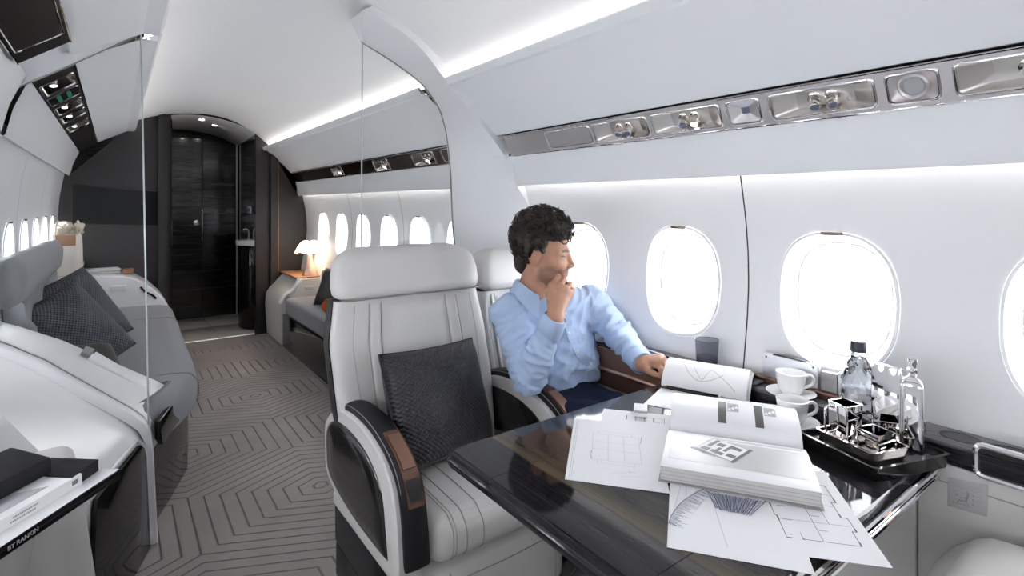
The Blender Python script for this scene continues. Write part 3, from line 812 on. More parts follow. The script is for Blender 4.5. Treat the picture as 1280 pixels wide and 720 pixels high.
for y in ys:
    e = 0.0 if 2.52 < y < 5.05 else (0.03 if y in (2.50, 5.09) else 0.01)
    xr = sx(y) - e; zt = 0.455 - e + 0.006 * math.sin(y * 3)
    xl = -0.22 if y > 2.80 else sx(y) - .075
    xm = (xl * .67 + (xr - .09) * .33, xl * .33 + (xr - .09) * .67) if y <= 2.80 else (-0.1, 0.1)
    rings.append([(xl, y, zt - .02), (xm[0], y, zt + 0.012), (xm[1], y, zt + .012), (xr - .09, y, zt + .006), (xr - .035, y, zt - 0.008), (xr - .008, y, zt - .035), (xr, y, zt - .07), (xr - .006, y, .315), (xr - .03, y, .30), (xl, y, .30)])
loft(bm, rings); put('seat_cushion', bm, 'greyfabric', t, smooth=70)
for yy in (2.93, 4.42):
    bm = B(); xr = sx(yy); tube(bm, spline([(-0.2, yy, .463), (0.1, yy, .469), (xr - .06, yy, .462), (xr - .012, yy, .43), (xr + .0005, yy, .385), (xr - .004, yy, .32)], 5), 0.0026, 6); put('welt_seam', bm, 'inkmid', t)
bm = B()
rings = []
for y in [2.5, 2.52, 2.6, 3.0, 3.5, 4.0, 4.2, 4.25, 4.27]:
    e = 0.02 if y in (2.5, 4.27) else (0.006 if y in (2.52, 4.25) else 0)
    zz = 0.03 * (y - 2.5) / 1.77
    rings.append([(x + (e if x < -0.3 else -e), y, z - zz + (-e if z > 0.98 else 0)) for x, z in [(-0.358, .90), (-0.362, 1.0), (-0.352, 1.04), (-0.325, 1.06), (-0.285, 1.065), (-0.262, 1.05), (-0.25, 1.01), (-0.252, .95), (-0.262, .905), (-0.285, .89)]])
loft(bm, rings); put('back_bolster', bm, 'greyfabric', t, smooth=70)
bm = B(); loft(bm, [[(-0.33, y, .46), (-0.255, y, .46), (-0.262, y, .6), (-0.285, y, .86), (-0.35, y, .895)] for y in (2.82, 3.3, 4.25)]); put('backrest', bm, 'greyfabric', t, smooth=60)
bm = B(); softbox(bm, (-0.295, 2.87, .61), (0.09, 0.12, 0.34), 0.045, (0, .01, .01), 8); put('arm_bolster', bm, 'greyfabric', t, smooth=70)

# woven cushions
def pillow(w, h, th, n=26, pinch=0.05, seed=0):
    rnd = random.Random(seed); ph = [rnd.uniform(0, 6) for _ in range(4)]
    def f(sgn):
        def g(u, v):
            a, b = 2 * u - 1, 2 * v - 1
            px = a * (1 - pinch * (1 - b * b)) * w / 2; py = b * (1 - pinch * (1 - a * a)) * h / 2
            e = max(0.0, (1 - a ** 4) * (1 - b ** 4)); z = th / 2 * e ** 0.55
            z += 0.006 * e * math.sin(5 * a + ph[0]) * math.sin(4 * b + ph[1])
            return (px, py, sgn * z)
        return g
    bm = B()
    for s in (1, -1): grid(bm, f(s), n, n, uv=True)
    bmesh.ops.remove_doubles(bm, verts=bm.verts[:], dist=1e-5)
    return bm
def place_pillow(name, label, c, w, h, th, normal, up, m, seed, group=None, bend=0.0):
    nz = Vector(normal).normalized(); yv = (Vector(up) - nz * Vector(up).dot(nz)).normalized(); xv = yv.cross(nz)
    root = thing(name, label, 'cushion', c, group=group)
    R = Matrix((xv, yv, nz)).transposed()
    bm = pillow(w, h, th, seed=seed)
    if bend:
        for v in bm.verts: v.co.z += bend * (v.co.x / w * 2) ** 2 - bend * 0.6 * (v.co.y / h * 2) ** 2
    bm.transform(Matrix.Translation(c) @ R.to_4x4()); put('cover', bm, m, root, smooth=180)
    pts = []
    for k in range(80):
        t_ = 4 * k / 80; s = int(t_); q = (t_ - s) * 2 - 1
        a, b = ((q, -1), (1, q), (-q, 1), (-1, -q))[s]
        px = a * (1 - 0.05 * (1 - b * b)) * w / 2; py = b * (1 - 0.05 * (1 - a * a)) * h / 2
        z = (bend * a * a - bend * 0.6 * b * b) if bend else 0
        pts.append(Vector(c) + R @ Vector((px, py, z)))
    bm = B(); tube(bm, pts, 0.0032, 6, closed=True); put('piping', bm, m, root)
    return root
M['weaveblue'] = weave_mat('slate_woven_cloth', (0.012, 0.013, 0.02), (0.085, 0.09, 0.12), 150)
M['weaveblack'] = weave_mat('black_woven_leather', (0.008, 0.008, 0.010), (0.036, 0.036, 0.042), 170, 0.38)
place_pillow('cushion', 'slate woven cushion leaning on the sofa, the farther of the two', (-0.155, 3.52, .68), .40, .42, .15, (0.55, -0.65, .45), (-0.55, .1, 1), 'weaveblue', 3)
place_pillow('cushion', 'slate woven cushion on the sofa just behind the left glass', (-0.165, 3.06, .665), .40, .40, .15, (0.5, -0.72, .50), (-0.6, .05, 1), 'weaveblue', 5)
place_pillow('cushion', 'plain black cushion lying low on the sofa behind the white console', (-0.13, 2.82, .56), .34, .30, .12, (0.3, -0.5, .9), (-0.3, .8, .3), 'blackmatte', 6)

# side ledge with tote bag behind the sofa back
t = thing('side_ledge', 'white side ledge running under the left windows past the sofa back', 'ledge', (-0.3, 4.4, 0))
bm = B(); box(bm, (-0.278, 4.93, .775), (0.155, 1.29, .03), .006); put('ledge_top', bm, 'trimw', t)
bm = B(); box(bm, (-0.29, 4.93, .38), (0.13, 1.27, .756)); put('ledge_front', bm, 'panel', t)
t = thing('tote_bag', 'cream tote bag with tan corners holding a striped scarf', 'bag', (-0.245, 4.62, .79))
bm = B(); rings = []
for z, w, d in ((.791, .135, .40), (.80, .145, .42), (.95, .14, .43), (1.055, .13, .44)):
    rings.append([Vector((-0.252 + x, 4.62 + y, z)) for x, y in roundpoly([(-w / 2, -d / 2), (w / 2, -d / 2), (w / 2, d / 2), (-w / 2, d / 2)], .03, 3)])
rings.append([p + Vector((0, 0, -.01)) + (Vector((-0.252, 4.62, p.z)) - p) * .06 for p in rings[-1]]); rings.append([p - Vector((0, 0, .2)) for p in rings[-1]])
loft(bm, rings, True, True, True); put('bag_body', bm, 'tote', t, smooth=50)
for dy in (-.215, .215):
    bm = B(); box(bm, (-0.252, 4.62 + dy, 1.02), (.10, .012, .07), .004); put('corner_patch', bm, 'tan', t)
for sx_ in (-1, 1):
    bm = B(); tube(bm, spline([(-0.252 + sx_ * .06, 4.50, 1.04), (-0.252 + sx_ * .055, 4.53, 1.11), (-0.252 + sx_ * .05, 4.62, 1.135), (-0.252 + sx_ * .055, 4.71, 1.11), (-0.252 + sx_ * .06, 4.74, 1.04)], 5), .006, 8); put('handle', bm, 'tote', t)
t = thing('scarf', 'crumpled beige striped scarf spilling from the tote bag', 'scarf', (-0.25, 4.62, 1.04))
rnd = random.Random(4)
for k in range(9):
    a = k * .7; c = Vector((-0.25 + .03 * math.sin(a * 2), 4.5 + .03 * k, 1.06))
    pts = [c + Vector((rnd.uniform(-.05, .05), rnd.uniform(-.06, .06), rnd.uniform(-.01, .065))) for _ in range(5)]
    bm = B(); tube(bm, spline(pts, 5), [.012 + .006 * math.sin(i * .5 + k) for i in range(21)], 8); put('fold', bm, 'scarf', t, smooth=180)

# white cabinet past the far end of the sofa with books on it
t = thing('end_cabinet', 'white sculpted cabinet at the far end of the grey sofa', 'cabinet', (0.05, 5.33, 0))
bm = B(); pr = [(-0.195, .02), (-0.195, .70), (-0.15, .705), (0.04, .695), (0.13, .665), (0.22, .60), (0.30, .51), (0.345, .43), (0.355, .02)]
prism(bm, [(x, 5.115, z) for x, z in pr], (0, .46, 0), .012, 3); put('cabinet_body', bm, 'trimw', t, smooth=50)
bm = B(); box(bm, (0.02, 5.112, .60), (.10, .012, .05), .004); put('latch_plate', bm, 'trimw', t)
bm = B(); tube(bm, spline([(0.16, 5.11, .60), (0.19, 5.10, .56), (0.235, 5.10, .53), (0.26, 5.11, .50)], 5), .008, 8); put('grab_handle', bm, 'blackgloss', t)
for i, (z, a, w, d, m) in enumerate(((.7125, .0, .24, .20, 'inkmid'), (.728, .12, .23, .19, 'skirtwhite'))):
    t = thing('book', ('grey magazine at the bottom of the small pile on the far white cabinet', 'white magazine on top of the small pile on the far white cabinet')[i], 'book', (-0.09, 5.36, z - .007), a, group='magazines on the far cabinet')
    bm = B(); box(bm, (0, 0, .007), (w, d, .013), .001); put('page_block', bm, 'pageedge', t, local=True)
    bm = B(); box(bm, (0, 0, .0135), (w + .006, d + .006, .0015)); put('front_cover', bm, m, t, local=True)
t = thing('box', 'small tan leather box beside the magazines on the far cabinet', 'box', (0.085, 5.3, .688))
bm = B(); box(bm, (0.085, 5.3, .706), (.07, .07, .03), .006); put('box_body', bm, 'tan', t)
bm = B(); box(bm, (0.085, 5.3, .725), (.073, .073, .012), .004); put('lid', bm, 'tan', t)

# television on the bulkhead
t = thing('television', 'flat black television on the dark far bulkhead', 'television', (0.0, 5.585, 1.23))
bm = B(); prism(bm, [(-0.285, 5.598, 1.085), (0.305, 5.598, 1.055), (0.305, 5.598, 1.365), (-0.285, 5.598, 1.41)], (0, -.022, 0), .003); put('bezel', bm, 'blackmatte', t)
bm = B(); prism(bm, [(-0.275, 5.577, 1.095), (0.295, 5.577, 1.066), (0.295, 5.577, 1.355), (-0.275, 5.577, 1.40)], (0, -.002, 0)); put('screen', bm, 'screen', t)

# sculpted white console wrapped by the left glass channel
LCs = LC
def console_sect(y, dx=0.0, shrink=0.0, zoff=0.0):
    return [(x - shrink + dx, y, z + zoff) for x, z in LCs]
t = thing('side_console', 'white sculpted console at the left under the glass partition', 'console', (-0.05, 2.3, 0))
def csec(y, s=None):
    sh = 0.345 * (2.42 - y)       # front runs diagonally to the aisle
    out = []
    for x, z in LC:
        f = max(0, min(1, (x + 0.33) / 0.43))
        out.append((x - sh * f, y, z - 0.006 - (0.03 * (2.42 - y) if f > .3 else 0)))
    return out
bm = B(); secs = [csec(y) for y in (1.968, 2.03, 2.1, 2.2, 2.3, 2.412)]
secs = [s + [(-0.3, s[0][1], 0.005)] for s in secs]
loft(bm, secs); put('near_top', bm, 'trimw', t, smooth=60)
bm = B(); secs = []
for y, d in ((2.437, .0), (2.5, .0), (2.6, .01), (2.70, .018), (2.78, .02), (2.80, .0)):
    sh = 0.34 * (y - 2.42)
    s = []
    for x, z in LC[:-2]:
        f = max(0, min(1, (x + 0.33) / 0.43)); s.append((x + sh * f, y, z - .014 + d - (0.02 if y == 2.80 else 0)))
    s += [(s[-1][0], y, .30), (-0.3, y, .30)]
    secs.append(s)
loft(bm, secs); put('far_top', bm, 'trimw', t, smooth=60)
# channel that grips the glass
bm = B()
def chan(off, y): return [(x + off * .8, y, z + off) for x, z in LC[:-1]] + [(LC[-1][0] + off, y, LC[-1][1])]
loft(bm, [chan(-.01, 2.360), chan(.012, 2.360), chan(.015, 2.364), chan(.015, 2.4185)], False)
loft(bm, [chan(.0148, 2.4305), chan(.015, 2.446), chan(.012, 2.45), chan(-.01, 2.45)], False)
put('glass_channel', bm, 'trimw', t, smooth=50)
bm = B(); loft(bm, [chan(.004, 2.418), chan(.004, 2.431)], False); put('channel_joint', bm, 'inkmid', t)
# lid with a small vent on the far top
def surf(y, f):
    sh = 0.34 * (y - 2.42); xs_ = [p[0] for p in LC[:6]]; x = -0.33 + .43 * f
    z = float(np.interp(x, xs_, [p[1] for p in LC[:6]])); return (x + sh * max(0, min(1, f)), y, z - .002)
lid = [surf(2.80 - .06, .60), surf(2.80 - .06, .94), surf(2.66, .94), surf(2.66, .60)]
bm = B(); prism(bm, [Vector(p) + Vector((0, 0, .012)) for p in [(-0.066, 2.735, .632), (0.118, 2.735, .468), (0.098, 2.675, .464), (-0.086, 2.675, .622)]], (0.004, 0, .014), .004); put('console_lid', bm, 'trimw', t)
bm = B(); prism(bm, [Vector(p) + Vector((0.002, 0, .014)) for p in [(-0.10, 2.745, .655), (-0.072, 2.745, .637), (-0.086, 2.69, .628), (-0.112, 2.69, .644)]], (0.004, 0, .014), .002); put('vent_slot', bm, 'inkmid', t)
# glossy corner piece and front panels
bm = B(); prism(bm, [(0.118, 2.445, .36), (0.118, 2.445, .425), (0.212, 2.735, .425), (0.225, 2.74, .335), (0.132, 2.445, .335)], (0.016, -.005, -.004), .004); put('corner_cap', bm, 'blackgloss', t)
def front(y, z, off=0.004):
    s = csec(y)
    x = float(np.interp(z, [p[2] for p in s[::-1]], [p[0] for p in s[::-1]]))
    return Vector((x + off * .95, y - off * .33, z))
bm = B(); lp = [front(1.90, .004), front(2.345, .004), front(2.350, .34), front(2.340, .375), front(2.32, .395), front(1.985, .39), front(1.965, .37)]
prism(bm, lp, (0.014, -.005, 0), .003); put('front_panel', bm, 'blackgloss', t, smooth=30)
bm = B(); tube(bm, [front(1.985, .405, .008), front(2.325, .41, .008), front(2.35, .385, .008), front(2.358, .34, .010), front(2.356, .015, .010)], .006, 8); put('panel_trim', bm, 'trimw', t)

# near left armchair, only its leather back corner is in view
t = thing('leather_armchair', 'white leather armchair corner at the near left below the books', 'armchair', (-0.25, 1.85, 0))
bm = B(); softbox(bm, (-0.195, 1.875, .30), (0.28, 0.17, .535), .035, (0.0, .012, .012), 12, T=Matrix.Rotation(-.12, 3, 'Y') @ RZ(.10)); put('back_shell', bm, 'leather', t, smooth=70)
bm = B(); tube(bm, spline([(-0.155, 1.935, .57), (-0.13, 1.86, .572), (-0.135, 1.795, .55), (-0.15, 1.775, .50), (-0.19, 1.767, .20), (-0.2, 1.767, .10)], 6), .003, 6); put('seam', bm, 'leather', t)
bm = B(); box(bm, (-0.2, 1.86, .03), (.2, .13, .06), .01); put('base', bm, 'blackmatte', t)

# slim ledge (out of frame) that carries the books, then the books
t = thing('wall_shelf', 'narrow dark wall shelf at the near left carrying the art books', 'shelf', (-0.29, 1.35, .56))
bm = B(); box(bm, (-0.287, 1.33, .575), (.15, .62, .03), .004); put('shelf_top', bm, 'ebony', t)
for y in (1.12, 1.54):
    bm = B(); prism(bm, [(-0.34, y, .56), (-0.24, y, .56), (-0.335, y, .44)], (0, .02, 0)); put('bracket', bm, 'blackmatte', t)
ang = math.atan2(1.603 - 1.36, 0.009 + 0.178)          # direction of the spine
d1 = Vector((math.cos(ang), math.sin(ang), 0)); d2 = Vector((-d1.y, d1.x, 0))
def book_at(name, label, corner, w, l, h, cover, spine, dd1=None, dd2=None):
    """corner = the aisle-side corner of the spine, on the underside"""
    a, b = dd1 or d1, dd2 or d2
    c = Vector(corner); t = thing(name, label, 'book', c)
    def pr(x0, x1, y0, y1, z0, z1, m, nm, r=0.0):
        bm = B(); prism(bm, [c - a * x0 + b * y0 + Vector((0, 0, z0)), c - a * x1 + b * y0 + Vector((0, 0, z0)), c - a * x1 + b * y1 + Vector((0, 0, z0)), c - a * x0 + b * y1 + Vector((0, 0, z0))], (0, 0, z1 - z0), r); return put(nm, bm, m, t)
    pr(.004, l - .004, .004, w - .004, .003, h - .003, 'pageedge', 'page_block')
    pr(0, l, 0, w, 0, .003, spine, 'back_cover'); pr(0, l, .0015, w, h - .003, h, cover, 'front_cover'); pr(0, l, -.002, .0025, 0, h - .0005, spine, 'spine', .001)
    return t, a, b
t, a, b = book_at('art_book', 'large thin white art book with a black spine at the near left', (0.009, 1.600, .5905), .34, .46, .022, 'skirtwhite', 'blackgloss')
me = text_mesh('BY RANKIN', .0125)
R = Matrix((a, Vector((0, 0, 1)), -b)).transposed()
me.transform(Matrix.Translation(Vector((0.009, 1.600, .6015)) - a * .252 - b * .0025) @ R.to_4x4()); put('spine_lettering', me, 'inklight', t, smooth=None)['kind'] = 'stuff'
# boxed white book with black end on top, and a dark folder above it
e1 = Vector((math.cos(ang - .05), math.sin(ang - .05), 0)); e2 = Vector((-e1.y, e1.x, 0))
t, a, b = book_at('boxed_book', 'small white and grey book with a black end lying on the large art book', (-0.062, 1.562, .613), .15, .30, .026, 'skirtwhite', 'skirtwhite', e1, e2)
c = Vector((-0.062, 1.562, .613))
bm = B(); prism(bm, [c - a * .06 + b * .02 + Vector((0, 0, .0262)), c - a * .30 + b * .02 + Vector((0, 0, .0262)), c - a * .30 + b * .12 + Vector((0, 0, .0262)), c - a * .12 + b * .10 + Vector((0, 0, .0262))], (0, 0, .0006)); put('cover_picture', bm, 'inklight', t)
bm = B(); prism(bm, [c + a * .0 + b * .03 + Vector((0, 0, .0266)), c + a * .0 + b * .13 + Vector((0, 0, .0266)), c - a * .1 + b * .12 + Vector((0, 0, .0266)), c - a * .02 + b * .06 + Vector((0, 0, .0266))], (0, 0, .0006)); put('cover_patch', bm, 'paper', t)
bm = B()
for k in range(5): prism(bm, [c - a * (.012 + .003 * k) - b * .0025 + Vector((0, 0, .010)), c - a * (.0135 + .003 * k) - b * .0025 + Vector((0, 0, .010)), c - a * (.0135 + .003 * k) - b * .0025 + Vector((0, 0, .020)), c - a * (.012 + .003 * k) - b * .0025 + Vector((0, 0, .020))], -b * .0004)
put('spine_mark', bm, 'ink', t)['kind'] = 'stuff'
for row in range(2):
    bm = B()
    for k in range(12):
        s = .105 + .0045 * k + .006 * row; prism(bm, [c - a * s - b * .0025 + Vector((0, 0, .0075 + .0075 * (1 - row))), c - a * (s + .003) - b * .0025 + Vector((0, 0, .0075 + .0075 * (1 - row))), c - a * (s + .003) - b * .0025 + Vector((0, 0, .0105 + .0075 * (1 - row))), c - a * s - b * .0025 + Vector((0, 0, .0105 + .0075 * (1 - row)))], -b * .0003)
    put('spine_print', bm, 'inkmid', t)['kind'] = 'stuff'
t = thing('black_box', 'short black slipcase end beside the small white book', 'box', (-0.06, 1.60, .613))
c = Vector((-0.060, 1.566, .6135)) - e1 * .03
bm = B(); prism(bm, [c + a * .085 + b * .01, c + a * .003 + b * .0, c + a * .003 + b * .14, c + a * .085 + b * .13], (0, 0, .029), .002); put('slipcase', bm, 'blackleather', t)
t = thing('folder', 'black leather folder lying closed on the stacked books', 'folder', (-0.15, 1.62, .643))
bm = B(); lp = []
c = Vector((-0.122, 1.592, .6425)) - e1 * .022
prof = [(0, .0), (0, .028), (.004, .034), (.09, .052), (.10, .052), (.108, .045), (.11, .0)]
loft(bm, [[c - e1 * s + e2 * y + Vector((0, 0, z)) for y, z in prof] for s in (-.03, -.028, .15, .25)]); put('folder_body', bm, 'blackleather', t, smooth=40)

# ------------------------------------------------------------------ far right sofa, lamp, side cabinet
t = thing('right_sofa', 'grey fabric sofa on a dark gloss plinth at the far right', 'sofa', (1.35, 4, 0))
bm = B(); box(bm, (1.335, 3.72, .15), (.32, 2.48, .285), .004); put('plinth', bm, 'blackgloss', t)
bm = B(); softbox(bm, (1.337, 3.70, .368), (.325, 2.40, .15), .035, (0, 0, .012), 14); put('seat_cushion', bm, 'greyfabric', t, smooth=70)
bm = B(); softbox(bm, (1.462, 3.62, .56), (.08, 2.2, .26), .035, (0.008, 0, 0), 10); put('backrest', bm, 'greyfabric', t, smooth=70)
t = thing('sofa_end_cabinet', 'white leather end cabinet beside the far right sofa carrying the lamp', 'cabinet', (1.38, 5.2, 0))
bm = B(); pr = [(1.155, .30), (1.16, .40), (1.20, .46), (1.26, .50), (1.30, .56), (1.33, .585), (1.52, .585), (1.50, .02), (1.17, .02)]
prism(bm, [(x, 4.95, z) for x, z in pr], (0, .60, 0), .01, 3); put('cabinet_body', bm, 'leather', t, smooth=50)
bm = B(); box(bm, (1.40, 5.25, .592), (.22, .58, .012), .003); put('cabinet_top', bm, 'tan', t)
bm = B(); tube(bm, spline([(1.15, 4.945, .385), (1.19, 4.94, .455), (1.255, 4.94, .495), (1.29, 4.94, .55), (1.31, 4.94, .60)], 5), .016, 8); put('arm_rail', bm, 'trimw', t)
bm = B(); box(bm, (1.40, 4.945, .50), (.07, .01, .035), .003); put('latch_plate', bm, 'leather', t)
t = thing('table_lamp', 'copper table lamp with a glowing scalloped opal shade by the dark bulkhead', 'lamp', (1.452, 5.08, .598))
LX, LY, LZ = 1.43, 5.05, .5985
bm = B(); lathe(bm, [(0.0, 0), (0.062, 0.0), (0.064, .006), (0.052, .04), (0.034, .10), (0.024, .14), (0.021, .165), (0.0, .165)], (LX, LY, LZ), 28); put('lamp_base', bm, 'copper', t, smooth=50)
bm = B(); lathe(bm, [(0.019, .165), (0.019, .215), (0.0, .215)], (LX, LY, LZ), 20); lathe(bm, [(0.0235, .175), (0.0235, .183)], (LX, LY, LZ), 20, cap=False); put('lamp_neck', bm, 'silver', t)
bm = B()
def shade(u, v):
    a = 2 * PI * u; lob = abs(math.cos(2 * (a - math.radians(209)))) ** .55
    r = v * (0.098 + .046 * lob); z = .305 * 1.0 + 0 - 0.085 * v ** 2.6 - .010 * (1 - lob) * 0 + .012 * math.sin(PI * v) - .012 * (1 - v) * 0
    z += -.02 * (1 - v) ** 6 - .030 * (1 - lob) * v
    return (LX + r * math.cos(a), LY + r * math.sin(a), LZ + z + .01 * lob * math.sin(PI * v))
grid(bm, shade, 72, 12); bmesh.ops.remove_doubles(bm, verts=bm.verts[:], dist=1e-5); put('lamp_shade', bm, 'opal', t, smooth=50)
lt = bpy.data.lights.new('lamp_bulb', 'POINT'); lt.energy = 0.9; lt.color = (1, .72, .46); lt.shadow_soft_size = .03
lo = bpy.data.objects.new('lamp_bulb', lt); COL.objects.link(lo); lo.parent = t; lo.location = Vector((LX, LY, LZ + .245)) - Vector((1.452, 5.08, .598))
t = thing('throw_roll', 'rolled burnt orange wool throw on the far right sofa', 'throw', (1.27, 4.0, .45))
bm = B(); tube(bm, [(1.245, 3.93, .51), (1.245, 3.93 + .001, .51), (1.42, 4.06, .51)], .05, 14); put('roll', bm, 'orange', t, smooth=50)
sp = [Vector((1.240, 3.928, .51)) + (Vector((-.59, .80, 0)) * math.cos(a) + Vector((0, 0, 1)) * math.sin(a)) * (.006 + .0042 * a) for a in [k * .4 for k in range(26)]]
bm = B(); tube(bm, sp, .006, 6); put('roll_edge', bm, 'orange', t)
place_pillow('cushion', 'dark cushion behind the orange throw on the far right sofa', (1.375, 4.18, .60), .30, .30, .10, (-.75, -.45, .45), (0, 0, 1), 'blackmatte', 9)

# ------------------------------------------------------------------ armchairs at the table
def resample(pl, n):
    P_ = np.array(pl); L_ = np.concatenate([[0], np.cumsum(np.linalg.norm(np.diff(P_, axis=0), axis=1))])
    q = np.linspace(0, L_[-1], n, endpoint=False)
    return list(zip(np.interp(q, L_, P_[:, 0]), np.interp(q, L_, P_[:, 1])))

def armrest(root, dx, dy, mirror=False):
    ox = lambda x: x + dx
    white = [(1.795, .40), (1.80, .50), (1.785, .540), (1.73, .582), (1.65, .612), (1.56, .622), (1.46, .618), (1.37, .598), (1.30, .565), (1.262, .525), (1.243, .47), (1.232, .40), (1.226, .335), (1.245, .322), (1.36, .318), (1.52, .320), (1.68, .338), (1.77, .365)]
    dark = [(1.775, .41), (1.78, .49), (1.765, .525), (1.71, .560), (1.63, .578), (1.55, .580), (1.46, .570), (1.39, .548), (1.335, .512), (1.312, .47), (1.302, .42), (1.285, .345), (1.30, .338), (1.40, .336), (1.52, .338), (1.66, .355), (1.75, .38)]
    sm = lambda P_: resample([(p.x, p.y) for p in spline(P_ + [P_[0]], 4)], 72)
    w, d = sm(white), sm(dark)
    bm = B(); loft(bm, [[(ox(.600), y + dy, z) for y, z in w], [(ox(.562), y + dy, z) for y, z in w], [(ox(.5575), y + dy + (1.52 - y) * .02, z + (.46 - z) * .02) for y, z in w], [(ox(.5575), y + dy, z) for y, z in d], [(ox(.566), y + dy, z) for y, z in d]], True, True, True)
    put('arm_frame', bm, 'leather', root, smooth=40)
    bm = B(); loft(bm, [[(ox(.566), y + dy, z) for y, z in d], [(ox(.558), y + dy + (1.52 - y) * .012, z + (.46 - z) * .012) for y, z in d], [(ox(.553), y + dy + (1.52 - y) * .06, z + (.46 - z) * .06) for y, z in d], [(ox(.551), y + dy + (1.52 - y) * .35, z + (.46 - z) * .35) for y, z in d]], True, False, True)
    put('arm_side_panel', bm, 'blackgloss2', root, smooth=50)
    # black leather pad wrapping the top and the front
    top = [(1.80, .50), (1.785, .548), (1.73, .590), (1.65, .620), (1.56, .631), (1.46, .628), (1.37, .609), (1.295, .576), (1.25, .532), (1.229, .47), (1.217, .40), (1.212, .345)]
    tp = spline(top, 5); n = len(tp); rings = []
    for i, p in enumerate(tp):
        a = tp[max(0, i - 1)]; b = tp[min(n - 1, i + 1)]; tg = (b - a).normalized(); nn = Vector((-tg.y, tg.x)); 
        if nn.dot(Vector((p.x - 1.52, p.y - .40))) < 0: nn = -nn
        f = math.sin(PI * min(1, (i + 1) / 4) / 2) * math.sin(PI * min(1, (n - i) / 3) / 2)
        pr = [(.572, -.012), (.571, .0), (.575, .008), (.588, .0125), (.605, .014), (.622, .0125), (.635, .007), (.639, -.004), (.639, -.05)]
        rings.append([(ox(x), p.x + dy + nn.x * (h * f), p.y + nn.y * (h * f)) for x, h in pr])
    bm = B(); loft(bm, rings, True, True, True); put('arm_pad', bm, 'blackleather', root, smooth=60)
    bm = B(); tube(bm, [(ox(.5735), tp[i].x + dy, tp[i].y + .0075) for i in range(2, n - 2)], .0012, 5); put('pad_stitching', bm, 'inkmid', root)
    # bronze control recessed at the front of the pad
    seg = [p for p in tp if 1.222 < p.x < 1.40 and p.y > .47]
    def strip(x0, x1, i0, i1, h):
        out = []
        for p in seg[i0:i1]:
            nn = Vector((p.x - 1.52, (p.y - .30))).normalized(); out.append([(ox(x0), p.x + dy + nn.x * h, p.y + nn.y * h), (ox(x1), p.x + dy + nn.x * h, p.y + nn.y * h)])
        return out
    k = len(seg)
    bm = B(); loft(bm, strip(.583, .628, 0, k, .0165), False); g = thick(bm, .006); put('control_frame', bm, 'bronze', root, smooth=60)
    bm = B(); loft(bm, strip(.588, .623, 1, max(3, int(k * .62)), .0205), False); thick(bm, .005); put('control_lid', bm, 'bronze2', root, smooth=60)
    bm = B(); loft(bm, strip(.588, .623, max(3, int(k * .68)), k - 1, .0172), False); put('control_recess', bm, 'blackmatte', root, smooth=60)
    bm = B(); box(bm, (ox(.603), 1.50 + dy, .30), (.07, .50, .045), .01); put('arm_foot', bm, 'leather', root)
M['blackgloss2'] = wood_mat('dark_gloss_arm_veneer', [(0.3, (0.010, 0.009, 0.010)), (0.6, (0.020, 0.018, 0.018)), (0.75, (0.032, 0.028, 0.027))], 60, 0.16, 'Y', coat=0.4)
M['bronze2'] = mat('bronze_lid', (0.24, 0.135, 0.10), 0.3, 0.75)

